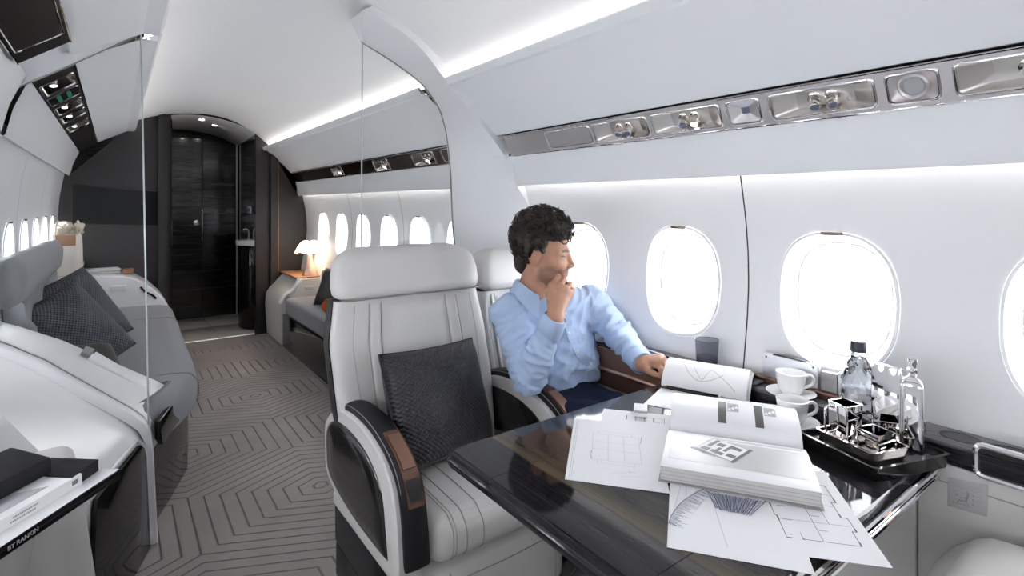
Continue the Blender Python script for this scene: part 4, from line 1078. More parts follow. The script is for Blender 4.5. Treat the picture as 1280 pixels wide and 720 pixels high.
def seat_back(root, wid, z0, ztop, y_of, th=.11, head_z=.93, puff=.02, panel=True):
    """wid(z) -> (xl, xr); y_of(z) -> front face"""
    zs = [z0 + (head_z - z0) * i / 22 for i in range(23)]
    def ring(z, e=0.0, fr=0.0):
        xl, xr = wid(z); xc = (xl + xr) / 2; hw = (xr - xl) / 2 - e; y = y_of(z)
        out = []
        for k in range(40):
            a = 2 * PI * k / 40; c, s = math.cos(a), math.sin(a)
            X = xc + hw * math.copysign(abs(c) ** .45, c); Y = y + th / 2 + (th / 2 + fr) * math.copysign(abs(s) ** .7, s)
            if s < 0: Y += .030 * (abs(X - xc) / hw) ** 2 * -1 + .012   # wings come forward
            out.append((X, Y, z))
        return out
    bm = B(); loft(bm, [ring(zs[0], .02)] + [ring(z) for z in zs] + [ring(zs[-1], .015)]); put('back_shell', bm, 'leather', root, smooth=60)
    def face(u, z, off):
        xl, xr = wid(z); xc = (xl + xr) / 2; hw = (xr - xl) / 2; x = xc + u * hw
        return Vector((x, y_of(z) - .030 * u * u + .012 - off, z))
    # rear hard shell, dark edge
    bm = B()
    loft(bm, [[(x + (.004 if k > 20 else -.004) * 0, y + .018 if math.sin(2 * PI * k / 40) > -.2 else y + .03, zz) for k, (x, y, zz) in enumerate(ring(z, -.006))] for z in [z0] + zs[2:]]); put('rear_shell', bm, 'blackmatte', root, smooth=60)
    if panel:
        zt = head_z - .012; zb = z0 + .02
        def pad(u0, u1, dep, nm):
            bm = B(); NU, NV = 12, 18
            def g(a, b):
                z = zb + (zt - zb) * b; u = u0 + (u1 - u0) * a
                e = (1 - (2 * a - 1) ** 8) * (1 - (2 * b - 1) ** 14)
                return face(u, z, -.003 + dep * e)
            grid(bm, g, NU, NV); put(nm, bm, 'leather', root, smooth=80)
        pad(-.44, .44, .014, 'back_panel')
        pad(-.60, -.45, .011, 'back_strip'); pad(.45, .60, .011, 'back_strip')
        for sg in (-1, 1):
            for u in (.445, .605):
                bm = B(); tube(bm, [face(sg * u, zb + (zt - zb) * i / 14, .001) for i in range(15)], .0020, 5); put('seam', bm, 'leatherseam', root)
            bm = B(); tube(bm, [face(sg * (.80 - .10 * (1 - i / 14) ** 3), zb + (zt - zb) * i / 14, .0012) for i in range(15)], .0011, 5); put('stitch_line', bm, 'leatherseam', root)
    # headrest
    def hring(z, e, th2):
        xl, xr = wid(z); xc = (xl + xr) / 2; hw = (xr - xl) / 2 - e; y = y_of(z)
        out = []
        for k in range(48):
            a = 2 * PI * k / 48; c, s = math.cos(a), math.sin(a)
            X = xc + hw * math.copysign(abs(c) ** .4, c); Y = y + .045 + th2 * math.copysign(abs(s) ** .75, s)
            if s < 0: Y -= .018 * (abs(X - xc) / max(hw, .01)) ** 2 - .006
            out.append((X, Y, z))
        return out
    H = ztop - head_z
    prof = [(0.0, .03, .045), (.015, .008, .062), (.06, .001, .072), (.2, -.002, .077), (.45, .0, .078), (.7, .004, .074), (.85, .018, .064), (.94, .04, .050), (.985, .068, .032), (1.0, .10, .012)]
    bm = B(); loft(bm, [hring(head_z + .006 + H * f, e, t2) for f, e, t2 in prof]); put('headrest', bm, 'leather', root, smooth=70)
    for sg in (0, 47):
        pass
    bm = B(); xl, xr = wid(head_z); xc = (xl + xr) / 2; hw = (xr - xl) / 2
    tube(bm, [(xc + hw * .985 * u, y_of(head_z) - .018 * u * u - .024 + .006 + (.02 if abs(u) > .96 else 0), head_z + .010) for u in [i / 12 for i in range(-12, 13)]], .0020, 5); put('headrest_seam', bm, 'leatherseam', root)

wid1 = lambda z: (float(np.interp(z, [.40, .46, .6, .8, .93, 1.0, 1.06, 1.10], [.59, .575, .557, .550, .576, .578, .585, .60])), float(np.interp(z, [.40, .46, .6, .8, .93, 1.0, 1.06, 1.10], [1.10, 1.11, 1.128, 1.130, 1.118, 1.128, 1.12, 1.10])))
t = thing('armchair', 'empty white leather armchair with the black woven cushion beside the aisle', 'armchair', (.86, 1.5, 0))
seat_back(t, wid1, .42, 1.095, lambda z: 1.585 + .29 * (z - .45))
def seat_cushion(root, x0, x1, y0, y1, z0, z1):
    bm = B(); softbox(bm, ((x0 + x1) / 2, (y0 + y1) / 2, (z0 + z1) / 2), (x1 - x0, y1 - y0, z1 - z0), .045, (0, .012, .012), 14); put('seat_cushion', bm, 'leather', root, smooth=80)
    zc = (z0 + z1) / 2
    def over(x, off=.0014):
        hx, hy, hz, r = (x1 - x0) / 2, (y1 - y0) / 2, (z1 - z0) / 2, .045
        u = (x - (x0 + x1) / 2) / hx; out = []
        for s_ in range(61):
            q = s_ / 60                      # walk the rounded box in the plane of constant x
            if q < .6: p = (u, 1 - .12 - (q / .6) * 1.88, 1.0)
            else: p = (u, -1.0, 1 - (q - .6) / .4 * 2)
            Q = Vector((p[0] * hx, p[1] * hy, p[2] * hz))
            core = Vector((max(-hx + r, min(hx - r, Q.x)), max(-hy + r, min(hy - r, Q.y)), max(-hz + r, min(hz - r, Q.z))))
            d = Q - core; nn = d.normalized(); Q = core + nn * r
            Q.y += .012 * (1 - p[0] ** 2) * (1 - p[2] ** 2) * p[1]; Q.z += .012 * (1 - p[0] ** 2) * (1 - p[1] ** 2) * p[2]
            out.append(Q + nn * off + Vector(((x0 + x1) / 2, (y0 + y1) / 2, zc)))
        return out
    w = x1 - x0
    for f, m, r in ((.115, 'leatherseam', .0012), (.135, 'leatherseam', .0012), (.20, 'leatherseam', .0014), (.31, 'leatherseam', .0014), (.80, 'leatherseam', .0014), (.885, 'leatherseam', .0012)):
        bm = B(); tube(bm, over(x0 + w * f), r, 5); put('seam', bm, m, root)
seat_cushion(t, .647, 1.108, 1.205, 1.60, .315, .435)
bm = B(); softbox(bm, (.880, 1.43, .205), (.455, .42, .20), .03, (0, .006, 0), 8); put('seat_skirt', bm, 'leather', t, smooth=70)
for x in (.70, 1.06):
    bm = B(); tube(bm, spline([(x, 1.2168, .29), (x, 1.2135, .2), (x, 1.2168, .12)]), .0016, 5); put('seam', bm, 'leatherseam', t)
bm = B(); tube(bm, spline([(.67, 1.2172, .265), (.88, 1.211, .262), (1.09, 1.2172, .265)]), .0016, 5); put('seam', bm, 'leatherseam', t)
armrest(t, 0, 0)
bm = B(); box(bm, (.85, 1.58, .055), (.40, .46, .10), .02); put('base', bm, 'blackmatte', t)
bm = B(); box(bm, (.618, 1.60, .22), (.075, .36, .17), .02); box(bm, (.70, 1.60, .07), (.22, .40, .13), .02); put('base_bracket', bm, 'blackmatte', t)
# black woven cushion on the seat
place_pillow('cushion', 'black woven leather cushion standing on the empty armchair seat', (.832, 1.512, .625), .42, .345, .13, (.31, -.93, .36), (-.03, .36, .94), 'weaveblack', 11)

wid2 = lambda z: (float(np.interp(z, [.40, .6, .8, .9, 1.0, 1.05], [1.20, 1.18, 1.172, 1.185, 1.185, 1.20])), float(np.interp(z, [.40, .6, .8, .9, 1.0, 1.05], [1.40, 1.41, 1.412, 1.415, 1.42, 1.40])))
t = thing('armchair.001', 'white leather armchair by the window under the seated man', 'armchair', (1.28, 1.6, 0))
seat_back(t, wid2, .42, 1.055, lambda z: 1.70 + .24 * (z - .45), head_z=.895)
seat_cushion(t, 1.19, 1.405, 1.22, 1.70, .315, .43)
bm = B(); softbox(bm, (1.30, 1.46, .205), (.20, .44, .20), .03, (0, .006, 0), 8); put('seat_skirt', bm, 'leather', t, smooth=70)
armrest(t, .567, 0.0)
bm = B(); box(bm, (1.295, 1.6, .055), (.19, .44, .10), .02); put('base', bm, 'blackmatte', t)
bm = B(); prism(bm, [(1.408, 1.10, .60), (1.408, 1.10, .735), (1.408, 1.52, .735), (1.408, 1.60, .66), (1.408, 1.60, .60)], (.006, 0, 0), .002); put('arm_inner_panel', bm, 'bronze2', t)
bm = B(); box(bm, (1.400, 1.32, .663), (.012, .44, .012), .004); put('arm_inner_rail', bm, 'copper', t)

# near armchair across the table: only the front of its seat shows
t = thing('armchair.002', 'white leather armchair front edge at the near right under the seat placard', 'armchair', (1.2, 0, 0))
bm = B(); softbox(bm, (1.265, .13, .50), (.30, .42, .20), .07, (0, .02, .03), 14); put('seat_cushion', bm, 'leather2', t, smooth=80) if 'leather2' in M else put('seat_cushion', bm, 'leather', t, smooth=80)
bm = B(); tube(bm, spline([(1.345, -.05, .617), (1.345, .12, .621), (1.345, .24, .608), (1.345, .315, .57), (1.345, .345, .50)], 6), .0015, 5); put('seam', bm, 'leatherseam', t)
bm = B(); box(bm, (1.245, .10, .20), (.24, .36, .30), .02); put('seat_skirt', bm, 'leather', t)
bm = B(); box(bm, (1.245, .10, .03), (.2, .3, .06), .01); put('base', bm, 'blackmatte', t)
bm = B(); softbox(bm, (1.388, .03, .60), (.020, .38, .16), .009, (0, 0, 0), 8); put('arm_pad', bm, 'blackleather', t, smooth=60)
bm = B(); softbox(bm, (1.384, .222, .655), (.016, .03, .034), .007, (0, 0, 0), 6); put('arm_control', bm, 'copper', t, smooth=60)

# ------------------------------------------------------------------ side console under the dining windows
t = thing('window_console', 'dark topped white side console along the dining windows', 'console', (1.46, .4, 0))
bm = B()
ly = [-2.2, 1.62]
prism(bm, [(1.425, ly[0], .730), (1.525, ly[0], .730), (1.525, ly[1], .730), (1.425, ly[1], .730)], (0, 0, .012), .002); put('ledge_top', bm, 'ledgewood', t)
bm = B(); prism(bm, [(1.424, -2.2, .695), (1.424, 1.62, .695), (1.424, 1.62, .734), (1.424, -2.2, .734)], (.012, 0, 0), .003); put('ledge_fascia', bm, 'ebony', t)
for y0, y1 in ((-2.2, -.62), (-.617, .418), (.421, 1.60)):
    bm = B(); box(bm, (1.430, (y0 + y1) / 2, .352), (.03, y1 - y0, .69), .004); put('front_panel', bm, 'leather', t)
bm = B(); box(bm, (1.445, -.3, .352), (.01, 3.78, .69)); put('backing', bm, 'blackmatte', t)
bm = B(); tube(bm, [(1.414, .416, .66), (1.4138, .25, .663), (1.4138, .0, .667), (1.414, -.6, .667)], .0014, 5); put('stitch_line', bm, 'leatherseam', t)
for i, y in enumerate((.36, .275)):
    bm = B(); lathe(bm, [(.036, .0), (.036, .0012), (.034, .0016), (.034, .0006), (0.0, .0006)], (1.478, y, .7417), 32); bm.transform(Matrix.Translation((1.478, y, 0)) @ Matrix.Diagonal((.78, 1, 1, 1)) @ Matrix.Translation((-1.478, -y, 0))); put('cupholder_cover', bm, 'ledgewood2', t, smooth=30)
# chrome framed door in the fascia
fr = roundpoly([(.318, .700), (.318, .762), (-.20, .762), (-.20, .700)], .016, 5)
bm = B(); tube(bm, [(1.410, y, z) for y, z in fr], .0062, 8, closed=True); put('door_frame', bm, 'chrome', t)
bm = B(); prism(bm, [(1.412, y, z) for y, z in fr], (.012, 0, 0)); put('stowage_door', bm, 'ebony', t, smooth=30)
# fold away pocket beside the man
bm = B(); tube(bm, spline([(1.492, 1.42, .7445), (1.486, 1.287, .7445), (1.474, 1.12, .7445), (1.445, .97, .7445), (1.428, .90, .7445)], 6), .0032, 6); put('pocket_rim', bm, 'chrome', t)
bm = B(); prism(bm, [(1.428, 1.42, .7425), (1.482, 1.42, .7425), (1.476, 1.27, .7425), (1.462, 1.10, .7425), (1.432, .95, .7425), (1.428, .95, .7425)], (0, 0, .0015)); put('pocket_lid', bm, 'ebony', t, smooth=None)
bm = B(); prism(bm, roundpoly([(1.434, 1.20), (1.462, 1.19), (1.450, 1.06), (1.434, 1.06)], .01, 3) and [(x, y, .744) for x, y in roundpoly([(1.434, 1.20), (1.462, 1.19), (1.450, 1.06), (1.434, 1.06)], .01, 3)], (0, 0, .003)); put('pocket_catch', bm, 'smokegrey', t)
# engraved placard
t = thing('seat_placard', 'grey engraved seat position placard on the near right side panel', 'placard', (1.414, .332, .645))
bm = B(); prism(bm, [(1.4148, .365, .613), (1.4148, .301, .619), (1.4148, .299, .684), (1.4148, .364, .674)], (-.0025, 0, 0), .0008); put('plate', bm, 'placardgrey', t)
PT = lambda p: Vector((1.4123 - p[2], .364 - p[0], .644 + p[1]))
segs = [(.006, .022, .058, .026, .0005), (.012, .017, .055, .0205, .0005), (.018, -.010, .030, -.008, .003), (.030, -.008, .034, .010, .0035), (.034, .010, .031, .013, .002), (.020, -.004, .030, -.001, .0016), (.018, -.010, .014, -.020, .0014), (.030, -.008, .036, -.018, .0014), (.014, -.018, .034, -.015, .001),
        (.040, .008, .043, .0083, .003), (.046, .0088, .056, .0098, .0007), (.040, -.001, .043, -.0007, .003), (.046, -.0003, .056, .0007, .0007), (.040, -.010, .043, -.0097, .003), (.046, -.009, .054, -.008, .0007), (.009, .006, .016, .0067, .0007), (.013, -.001, .016, -.0007, .003), (.008, -.018, .011, -.0177, .003)]
o = put('engraving', lines_bm(segs, .001, PT), 'inkmid', t, smooth=None); o['kind'] = 'stuff'

# ------------------------------------------------------------------ dining table
TZ = .702
t = thing('dining_table', 'glossy dark ebony dining table covered with drawings and books', 'table', (1.0, .7, 0))
def leaf(y0, y1, r0, r1):
    lp = roundpoly([(.592, y0), (1.408, y0), (1.408, y1), (.592, y1)], [r0, .0, .0, r1], 5)
    def off(d, z): 
        cx, cy = 1.0, (y0 + y1) / 2; hx, hy = .408, (y1 - y0) / 2
        return [(cx + (x - cx) * (hx - (d if x < cx else 0)) / hx, cy + (y - cy) * (hy - (d if (y > cy and r1) or (y < cy and r0) else 0.0)) / hy, z) for x, y in lp]
    bm = B(); loft(bm, [off(.030, .655), off(.004, .668), off(.0, .676), off(.0, .684), off(.010, .6995), off(.013, TZ), ], True, True, True)
    bmesh.ops.triangulate(bm, faces=[f for f in bm.faces if len(f.verts) > 4])
    put('table_leaf', bm, 'ebony', t, smooth=28)
leaf(.888, 1.058, 0, .022); leaf(.5105, .8862, 0, 0); leaf(.385, .5088, .02, 0)
bm = B(); box(bm, (1.0, .70, .662), (.76, .62, .012)); put('underframe', bm, 'blackmatte', t)
for y in (.886, .51):
    bm = B(); box(bm, (1.0, y + .0012, .689), (.80, .0022, .014)); put('leaf_joint', bm, 'alu', t)
bm = B(); tube(bm, [(.66, .380, .688), (1.40, .380, .688)], .006, 8); put('edge_rail', bm, 'chrome', t)
bm = B(); tube(bm, [(.66, .378, .672), (1.40, .378, .672)], .005, 8); put('edge_rail', bm, 'chrome', t)
for y in (.55, .92):
    bm = B(); prism(bm, [(1.405, y, .655), (.95, y, .655), (.95, y, .635), (1.405, y, .52)], (0, .03, 0), .003); put('support_arm', bm, 'alu', t)

# ------------------------------------------------------------------ the seated man (implicit body -> one surface)
def smin(a, b, k):
    h = np.clip(0.5 + 0.5 * (b - a) / k, 0, 1)
    return b * (1 - h) + a * h - k * h * (1 - h)
def smax(a, b, k): return -smin(-a, -b, k)
def V3(p): return np.asarray(p, dtype=np.float32)
def sd_ell(P, c, r, R=None):
    q = P - V3(c)
    if R is not None: q = q @ V3(R)
    r = V3(r); k0 = np.linalg.norm(q / r, axis=1); k1 = np.linalg.norm(q / (r * r), axis=1)
    return k0 * (k0 - 1) / np.maximum(k1, 1e-6)
def sd_cap(P, a, b, ra, rb):
    a, b = V3(a), V3(b); ab = b - a; q = P - a
    t = np.clip(q @ ab / max(float(ab @ ab), 1e-9), 0, 1)
    return np.linalg.norm(q - t[:, None] * ab, axis=1) - (ra + (rb - ra) * t)

def surface_nets(V, o, h):
    ins = V < 0
    nx, ny, nz = V.shape
    cnt = np.zeros((nx - 1, ny - 1, nz - 1), np.uint8)
    for dx in (0, 1):
        for dy in (0, 1):
            for dz in (0, 1): cnt += ins[dx:nx - 1 + dx, dy:ny - 1 + dy, dz:nz - 1 + dz]
    act = np.argwhere((cnt > 0) & (cnt < 8))
    idx = np.full(cnt.shape, -1, np.int32); idx[tuple(act.T)] = np.arange(len(act))
    acc = np.zeros((len(act), 3), np.float32); n = np.zeros(len(act), np.float32)
    cs = [(x, y, z) for x in (0, 1) for y in (0, 1) for z in (0, 1)]
    val = {c: V[act[:, 0] + c[0], act[:, 1] + c[1], act[:, 2] + c[2]] for c in cs}
    for c in cs:
        for ax in range(3):
            if c[ax]: continue
            e = list(c); e[ax] = 1; e = tuple(e)
            va, vb = val[c], val[e]; m = (va < 0) != (vb < 0)
            t = va / np.where(m, va - vb, 1)
            p = np.tile(V3(c), (len(act), 1)); p[:, ax] += t
            acc[m] += p[m]; n[m] += 1
    co = (act + acc / n[:, None]) * h + V3(o)
    quads = []
    for ax in range(3):
        b, c = (ax + 1) % 3, (ax + 2) % 3
        s0 = [slice(None)] * 3; s1 = [slice(None)] * 3
        s0[ax] = slice(0, -1); s1[ax] = slice(1, None)
        A_, B_ = ins[tuple(s0)], ins[tuple(s1)]
        ch = np.argwhere(A_ != B_)
        ch = ch[(ch[:, b] > 0) & (ch[:, c] > 0) & (ch[:, b] < V.shape[b] - 1) & (ch[:, c] < V.shape[c] - 1)]
        fl = A_[tuple(ch.T)]
        q = []
        for db, dc in ((-1, -1), (0, -1), (0, 0), (-1, 0)):
            k = ch.copy(); k[:, b] += db; k[:, c] += dc; q.append(idx[tuple(k.T)])
        q = np.stack(q, 1); q[~fl] = q[~fl][:, ::-1]
        quads.append(q)
    q = np.concatenate(quads); q = q[(q >= 0).all(1)]
    return co, q

def sdf_mesh(name, fn, lo, hi, h, relax=2):
    """sample fn only in blocks that can hold the surface"""
    lo, hi = V3(lo), V3(hi); bs = 8; H = h * bs
    nb = np.ceil((hi - lo) / H).astype(int)
    cc = np.stack(np.meshgrid(*[np.arange(k) for k in nb], indexing='ij'), -1).reshape(-1, 3)
    dc = fn((lo + (cc + 0.5) * H).astype(np.float32))
    n = nb * bs + 1
    V = np.ones(tuple(n), np.float32)
    near = np.abs(dc) < H * 1.05
    for b in cc[(dc < 0) & ~near]:
        i, j, k = b * bs; V[i:i + bs + 1, j:j + bs + 1, k:k + bs + 1] = -1
    g = np.stack(np.meshgrid(*[np.arange(bs + 1)] * 3, indexing='ij'), -1).reshape(-1, 3)
    nb_ = cc[near]
    for s in range(0, len(nb_), 400):
        ch = nb_[s:s + 400]; ii = (ch[:, None, :] * bs + g[None]).reshape(-1, 3)
        V[tuple(ii.T)] = fn((lo + ii * h).astype(np.float32))
    co, q = surface_nets(V, lo, h)
    for _ in range(relax):                       # light smoothing of the voxel steps
        e = np.concatenate([q[:, [0, 1]], q[:, [1, 2]], q[:, [2, 3]], q[:, [3, 0]]]); s = np.zeros_like(co); w = np.zeros(len(co))
        for a_, b_ in ((0, 1), (1, 0)):
            np.add.at(s, e[:, a_], co[e[:, b_]]); np.add.at(w, e[:, a_], 1)
        co = co * 0.5 + 0.5 * s / np.maximum(w, 1)[:, None]
    return co, q

def np_mesh(name, co, q):
    me = bpy.data.meshes.new(name)
    me.vertices.add(len(co)); me.vertices.foreach_set('co', co.astype(np.float32).ravel())
    me.loops.add(q.size); me.loops.foreach_set('vertex_index', q.astype(np.int32).ravel())
    me.polygons.add(len(q)); me.polygons.foreach_set('loop_start', (np.arange(len(q)) * 4).astype(np.int32))
    me.update(calc_edges=True); me.validate()
    return me

HC = Vector((1.240, 1.483, 1.078)); HS = 0.965
HF = Vector((0.575, -0.806, -0.10)).normalized(); HL = Vector((0, 0, 1)).cross(HF).normalized(); HU = HF.cross(HL)
HR = V3([list(HF), list(HL), list(HU)])          # world -> head rows
def hloc(P): return ((P - V3(HC)) @ HR.T) / HS
def hw(f, l, u): return HC + (HF * f + HL * l + HU * u) * HS

def f_head(P):
    p = hloc(P); q = p.copy(); q[:, 1] = np.abs(q[:, 1])
    d = sd_ell(p, (-.012, 0, .030), (.098, .077, .090))
    d = smin(d, sd_ell(p, (.026, 0, -.035), (.062, .058, .082)), .03)
    d = smin(d, sd_cap(q, (.002, .050, -.066), (.062, .018, -.106), .020, .017), .025)
    d = smin(d, sd_cap(q, (.0, .052, -.04), (.002, .050, -.07), .018, .019), .02)
    d = smin(d, sd_cap(q, (.073, 0, -.106), (.071, .010, -.107), .018, .016), .016)
    d = smin(d, sd_cap(q, (.086, .006, .012), (.066, .046, .012), .009, .009), .012)
    d = smin(d, sd_ell(q, (.056, .044, -.030), (.024, .018, .018)), .02)
    d = smax(d, -sd_ell(q, (.100, .032, -.006), (.014, .016, .011)), .012)
    d = smin(d, sd_cap(q, (.0755, .031, -.0065), (.0755, .031, -.0065), .0130, .0130), .003)
    d = smin(d, sd_cap(p, (.080, 0, .004), (.086, 0, -.036), .0105, .017), .008)
    d = smin(d, sd_ell(q, (.072, .022, -.034), (.022, .020, .022)), .012)
    d = smin(d, sd_cap(p, (.0875, 0, .006), (.1115, 0, -.034), .0070, .0095), .010)
    d = smin(d, sd_cap(p, (.112, 0, -.034), (.100, 0, -.044), .0085, .006), .005)
    d = smin(d, sd_ell(q, (.100, .0125, -.039), (.010, .0065, .008)), .006)
    d = smin(d, sd_ell(p, (.076, 0, -.064), (.020, .030, .024)), .015)
    d = smin(d, sd_cap(q, (.0955, 0, -.0635), (.084, .021, -.0675), .0058, .003), .004)
    d = smin(d, sd_cap(q, (.0935, 0, -.0755), (.084, .018, -.071), .0065, .003), .004)
    d = smax(d, -sd_cap(q, (.1015, 0, -.0693), (.088, .023, -.0685), .0018, .001), .003)
    e = sd_ell(q, (-.008, .079, -.014), (.020, .0095, .034), [[.966, .0, .259], [0, 1, 0], [-.259, 0, .966]])
    e = smax(e, -sd_ell(q, (-.002, .0895, -.009), (.0115, .0085, .020)), .004)
    d = smin(d, e, .006)
    return d * HS
NB = (1.208, 1.515, .885)
def fingers(P, W, mcp, pip, dip, tip, th, wa):
    d = sd_cap(P, wa, W, .030, .026)
    for m in mcp: d = smin(d, sd_cap(P, np.array(W) * .85 + np.array(m) * .15, m, .0165, .0125), .016)
    for i in range(3): d = smin(d, sd_cap(P, mcp[i], mcp[i + 1], .011, .011), .012)
    d = smin(d, sd_cap(P, (np.array(W) + np.array(th[0])) / 2, th[0], .018, .014), .015)
    t = sd_cap(P, th[0], th[1], .0128, .0108); t = smin(t, sd_cap(P, th[1], th[2], .0105, .0098), .004); t = smin(t, sd_cap(P, th[2], th[3], .0096, .0078), .004)
    d = smin(d, t, .008)
    for m, a, b, c, r in zip(mcp, pip, dip, tip, (.0098, .0102, .0097, .0086)):
        f = sd_cap(P, m, a, r * 1.12, r * .98); f = smin(f, sd_cap(P, a, b, r, r * .9), .003); f = smin(f, sd_cap(P, b, c, r * .9, r * .74), .003)
        d = smin(d, f, .0035)
    return d
RW = (1.1502, 1.3198, 0.8781)
RMCP = [(1.1758, 1.3597, 0.9757), (1.1881, 1.3437, 0.9737), (1.2066, 1.3348, 0.9632), (1.2243, 1.3327, 0.9486)]
RPIP = [(1.2161, 1.380, 1.0025), (1.2304, 1.3652, 0.9936), (1.248, 1.3574, 0.9758), (1.2602, 1.3546, 0.9558)]
RDIP = [(1.230, 1.4033, 0.9808), (1.2465, 1.3886, 0.9673), (1.2613, 1.3802, 0.9503), (1.2686, 1.3738, 0.9332)]
RTIP = [(1.2125, 1.3993, 0.9602), (1.2267, 1.3873, 0.9467), (1.2434, 1.379, 0.9318), (1.2487, 1.3736, 0.9184)]
RTH = [(1.160, 1.3521, 0.9253), (1.1709, 1.3803, 0.9509), (1.1951, 1.3958, 0.9753), (1.2207, 1.403, 0.9854)]
LW = (1.3939, 1.1645, 0.7267)
LMCP = [(1.4098, 1.1079, 0.755), (1.4018, 1.0957, 0.7551), (1.3886, 1.0886, 0.7518), (1.3754, 1.0867, 0.7462)]
LPIP = [(1.4079, 1.0782, 0.7463), (1.3987, 1.0662, 0.7432), (1.3822, 1.0607, 0.7387), (1.364, 1.065, 0.7343)]
LDIP = [(1.4038, 1.0679, 0.7285), (1.3959, 1.0573, 0.7252), (1.3791, 1.0536, 0.7213), (1.3599, 1.0607, 0.7229)]
LTIP = [(1.3978, 1.0657, 0.7149), (1.3914, 1.0579, 0.7146), (1.376, 1.056, 0.7143), (1.358, 1.0628, 0.7143)]
LTH = [(1.3687, 1.1327, 0.7293), (1.3561, 1.1085, 0.7223), (1.3547, 1.0879, 0.7190), (1.3591, 1.0735, 0.7163)]
SR, ER = (1.1187, 1.533, .8621), (1.1153, 1.414, .6665)
SL, EL = (1.4427, 1.447, .8757), (1.4643, 1.3366, .780)
KR, KL = (1.205, 1.07, .555), (1.350, 1.05, .555)
HPR, HPL = (1.235, 1.46, .53), (1.322, 1.44, .53)
TR = V3([[.96, .28, 0], [-.28, .96, 0], [0, 0, 1]])
def f_core(P):
    d = sd_cap(P, NB, tuple(HC + HF * -.02 - Vector((0, 0, .05))), .060, .054)
    d = smin(d, sd_cap(P, SR, NB, .045, .05), .04); d = smin(d, sd_cap(P, SL, NB, .045, .05), .04)
    d = smin(d, sd_ell(P, (1.285, 1.508, .78), (.15, .085, .15), TR), .05)
    d = smin(d, sd_ell(P, (1.305, 1.475, .64), (.135, .085, .14), TR), .05)
    d = smin(d, sd_ell(P, (1.295, 1.495, .545), (.13, .095, .08)), .03)
    for s, e, w, r in ((SR, ER, RW, 0), (SL, EL, LW, 0)):
        d = smin(d, sd_cap(P, s, e, .046, .038), .02); d = smin(d, sd_cap(P, e, w, .038, .026), .015)
    for hp, k, an in ((HPR, KR, (1.20, 1.10, .08)), (HPL, KL, (1.345, 1.08, .08))):
        d = smin(d, sd_cap(P, hp, k, .062, .046), .03); d = smin(d, sd_cap(P, k, an, .044, .032), .02)
        d = smin(d, sd_cap(P, an, (an[0], an[1] - .14, .045), .034, .028), .02)
    return d
def near(P, c, r): return np.linalg.norm(P - V3(c), axis=1) < r
def f_body(P):
    d = f_core(P)
    for fn, c, r, k in ((f_head, tuple(HC), .24, .022), (lambda Q: fingers(Q, RW, RMCP, RPIP, RDIP, RTIP, RTH, np.array(RW) * .8 + np.array(ER) * .2), (1.205, 1.365, .94), .15, .012),
                        (lambda Q: fingers(Q, LW, LMCP, LPIP, LDIP, LTIP, LTH, np.array(LW) * .8 + np.array(EL) * .2), (1.39, 1.10, .735), .15, .012)):
        m = near(P, c, r)
        if m.any():
            g = fn(P[m])
            if fn is f_head: d[m] = smin(d[m], g, k)
            else:
                dm = d[m]; dh = smin(dm, g, .010)
                d[m] = dh
    return d
def f_body2(P):
    """keep the chin hand apart from the jaw it touches"""
    return f_body(P)
co, q = sdf_mesh('person', f_body2, (1.02, 0.88, -.02), (1.55, 1.66, 1.25), .0033)
me = np_mesh('person', co, q)
p = hloc(co.astype(np.float32)); f, l, u = p[:, 0], np.abs(p[:, 1]), p[:, 2]
inhead = (np.linalg.norm(co - V3(HC), axis=1) < .17)
handm = (np.linalg.norm(co - V3((1.205, 1.365, .935)), axis=1) < .105) & (f_head(co.astype(np.float32)) > .006)
col = np.tile(np.array([.50, .265, .175]), (len(co), 1))
rs = np.random.RandomState(3); col *= (1 + .03 * rs.randn(len(co), 1))
def blend(c, m): 
    global col
    m = np.clip(m, 0, 1)[:, None]; col = col * (1 - m) + np.array(c) * m
ih = (inhead & ~handm).astype(float)
beard = ih * np.clip((-.038 - u) / .02, 0, 1) * np.clip((f + .005) / .02, 0, 1) * (u > -.135)
lipd = np.sqrt(((f - .09) / .02) ** 2 + (l / .024) ** 2 + ((u + .069) / .0105) ** 2)
blend((.18, .105, .078), beard * .72 * (lipd > 1))
mou = ih * np.clip(1 - np.abs(u + .053) / .010, 0, 1) * (l < .028) * (f > .07); blend((.20, .115, .085), mou * .5)
blend((.42, .165, .135), ih * (lipd <= 1) * .8)
blend((.40, .16, .11), ih * (np.sqrt(((f + .006) / .026) ** 2 + ((l - .08) / .02) ** 2 + ((u + .012) / .04) ** 2) < 1) * .45)
eyed = np.sqrt((f - .0755) ** 2 + (l - .031) ** 2 + (u + .0065) ** 2)
eye = ih * (eyed < .0142) * (f > .078) * (np.abs(u + .0070) < .0031); blend((.50, .45, .42), eye)
blend((.02, .014, .01), eye * (np.abs(l - .029) < .0062))
lid = ih * (eyed < .0150) * (f > .076) * (np.abs(u + .0028) < .0016); blend((.05, .03, .025), lid * .85)
brow = ih * (np.abs(u - .0155 + .1 * np.abs(l - .026)) < .0042) * (l > .010) * (l < .046) * (f > .055); blend((.03, .02, .016), brow * .9)
at = me.color_attributes.new('skin_tone', 'FLOAT_COLOR', 'POINT')
at.data.foreach_set('color', np.concatenate([col, np.ones((len(col), 1))], 1).astype(np.float32).ravel())
M['skin'] = mat('skin', (.5, .27, .18), 0.48)
nt = M['skin'].node_tree; b_ = nt.nodes['Principled BSDF']; va = node(nt, 'ShaderNodeVertexColor'); va.layer_name = 'skin_tone'
nt.links.new(va.outputs[0], b_.inputs['Base Color'])
tc = node(nt, 'ShaderNodeTexCoord'); nz = node(nt, 'ShaderNodeTexNoise'); nz.inputs['Scale'].default_value = 500; bp = node(nt, 'ShaderNodeBump'); bp.inputs['Strength'].default_value = .15; bp.inputs['Distance'].default_value = .001
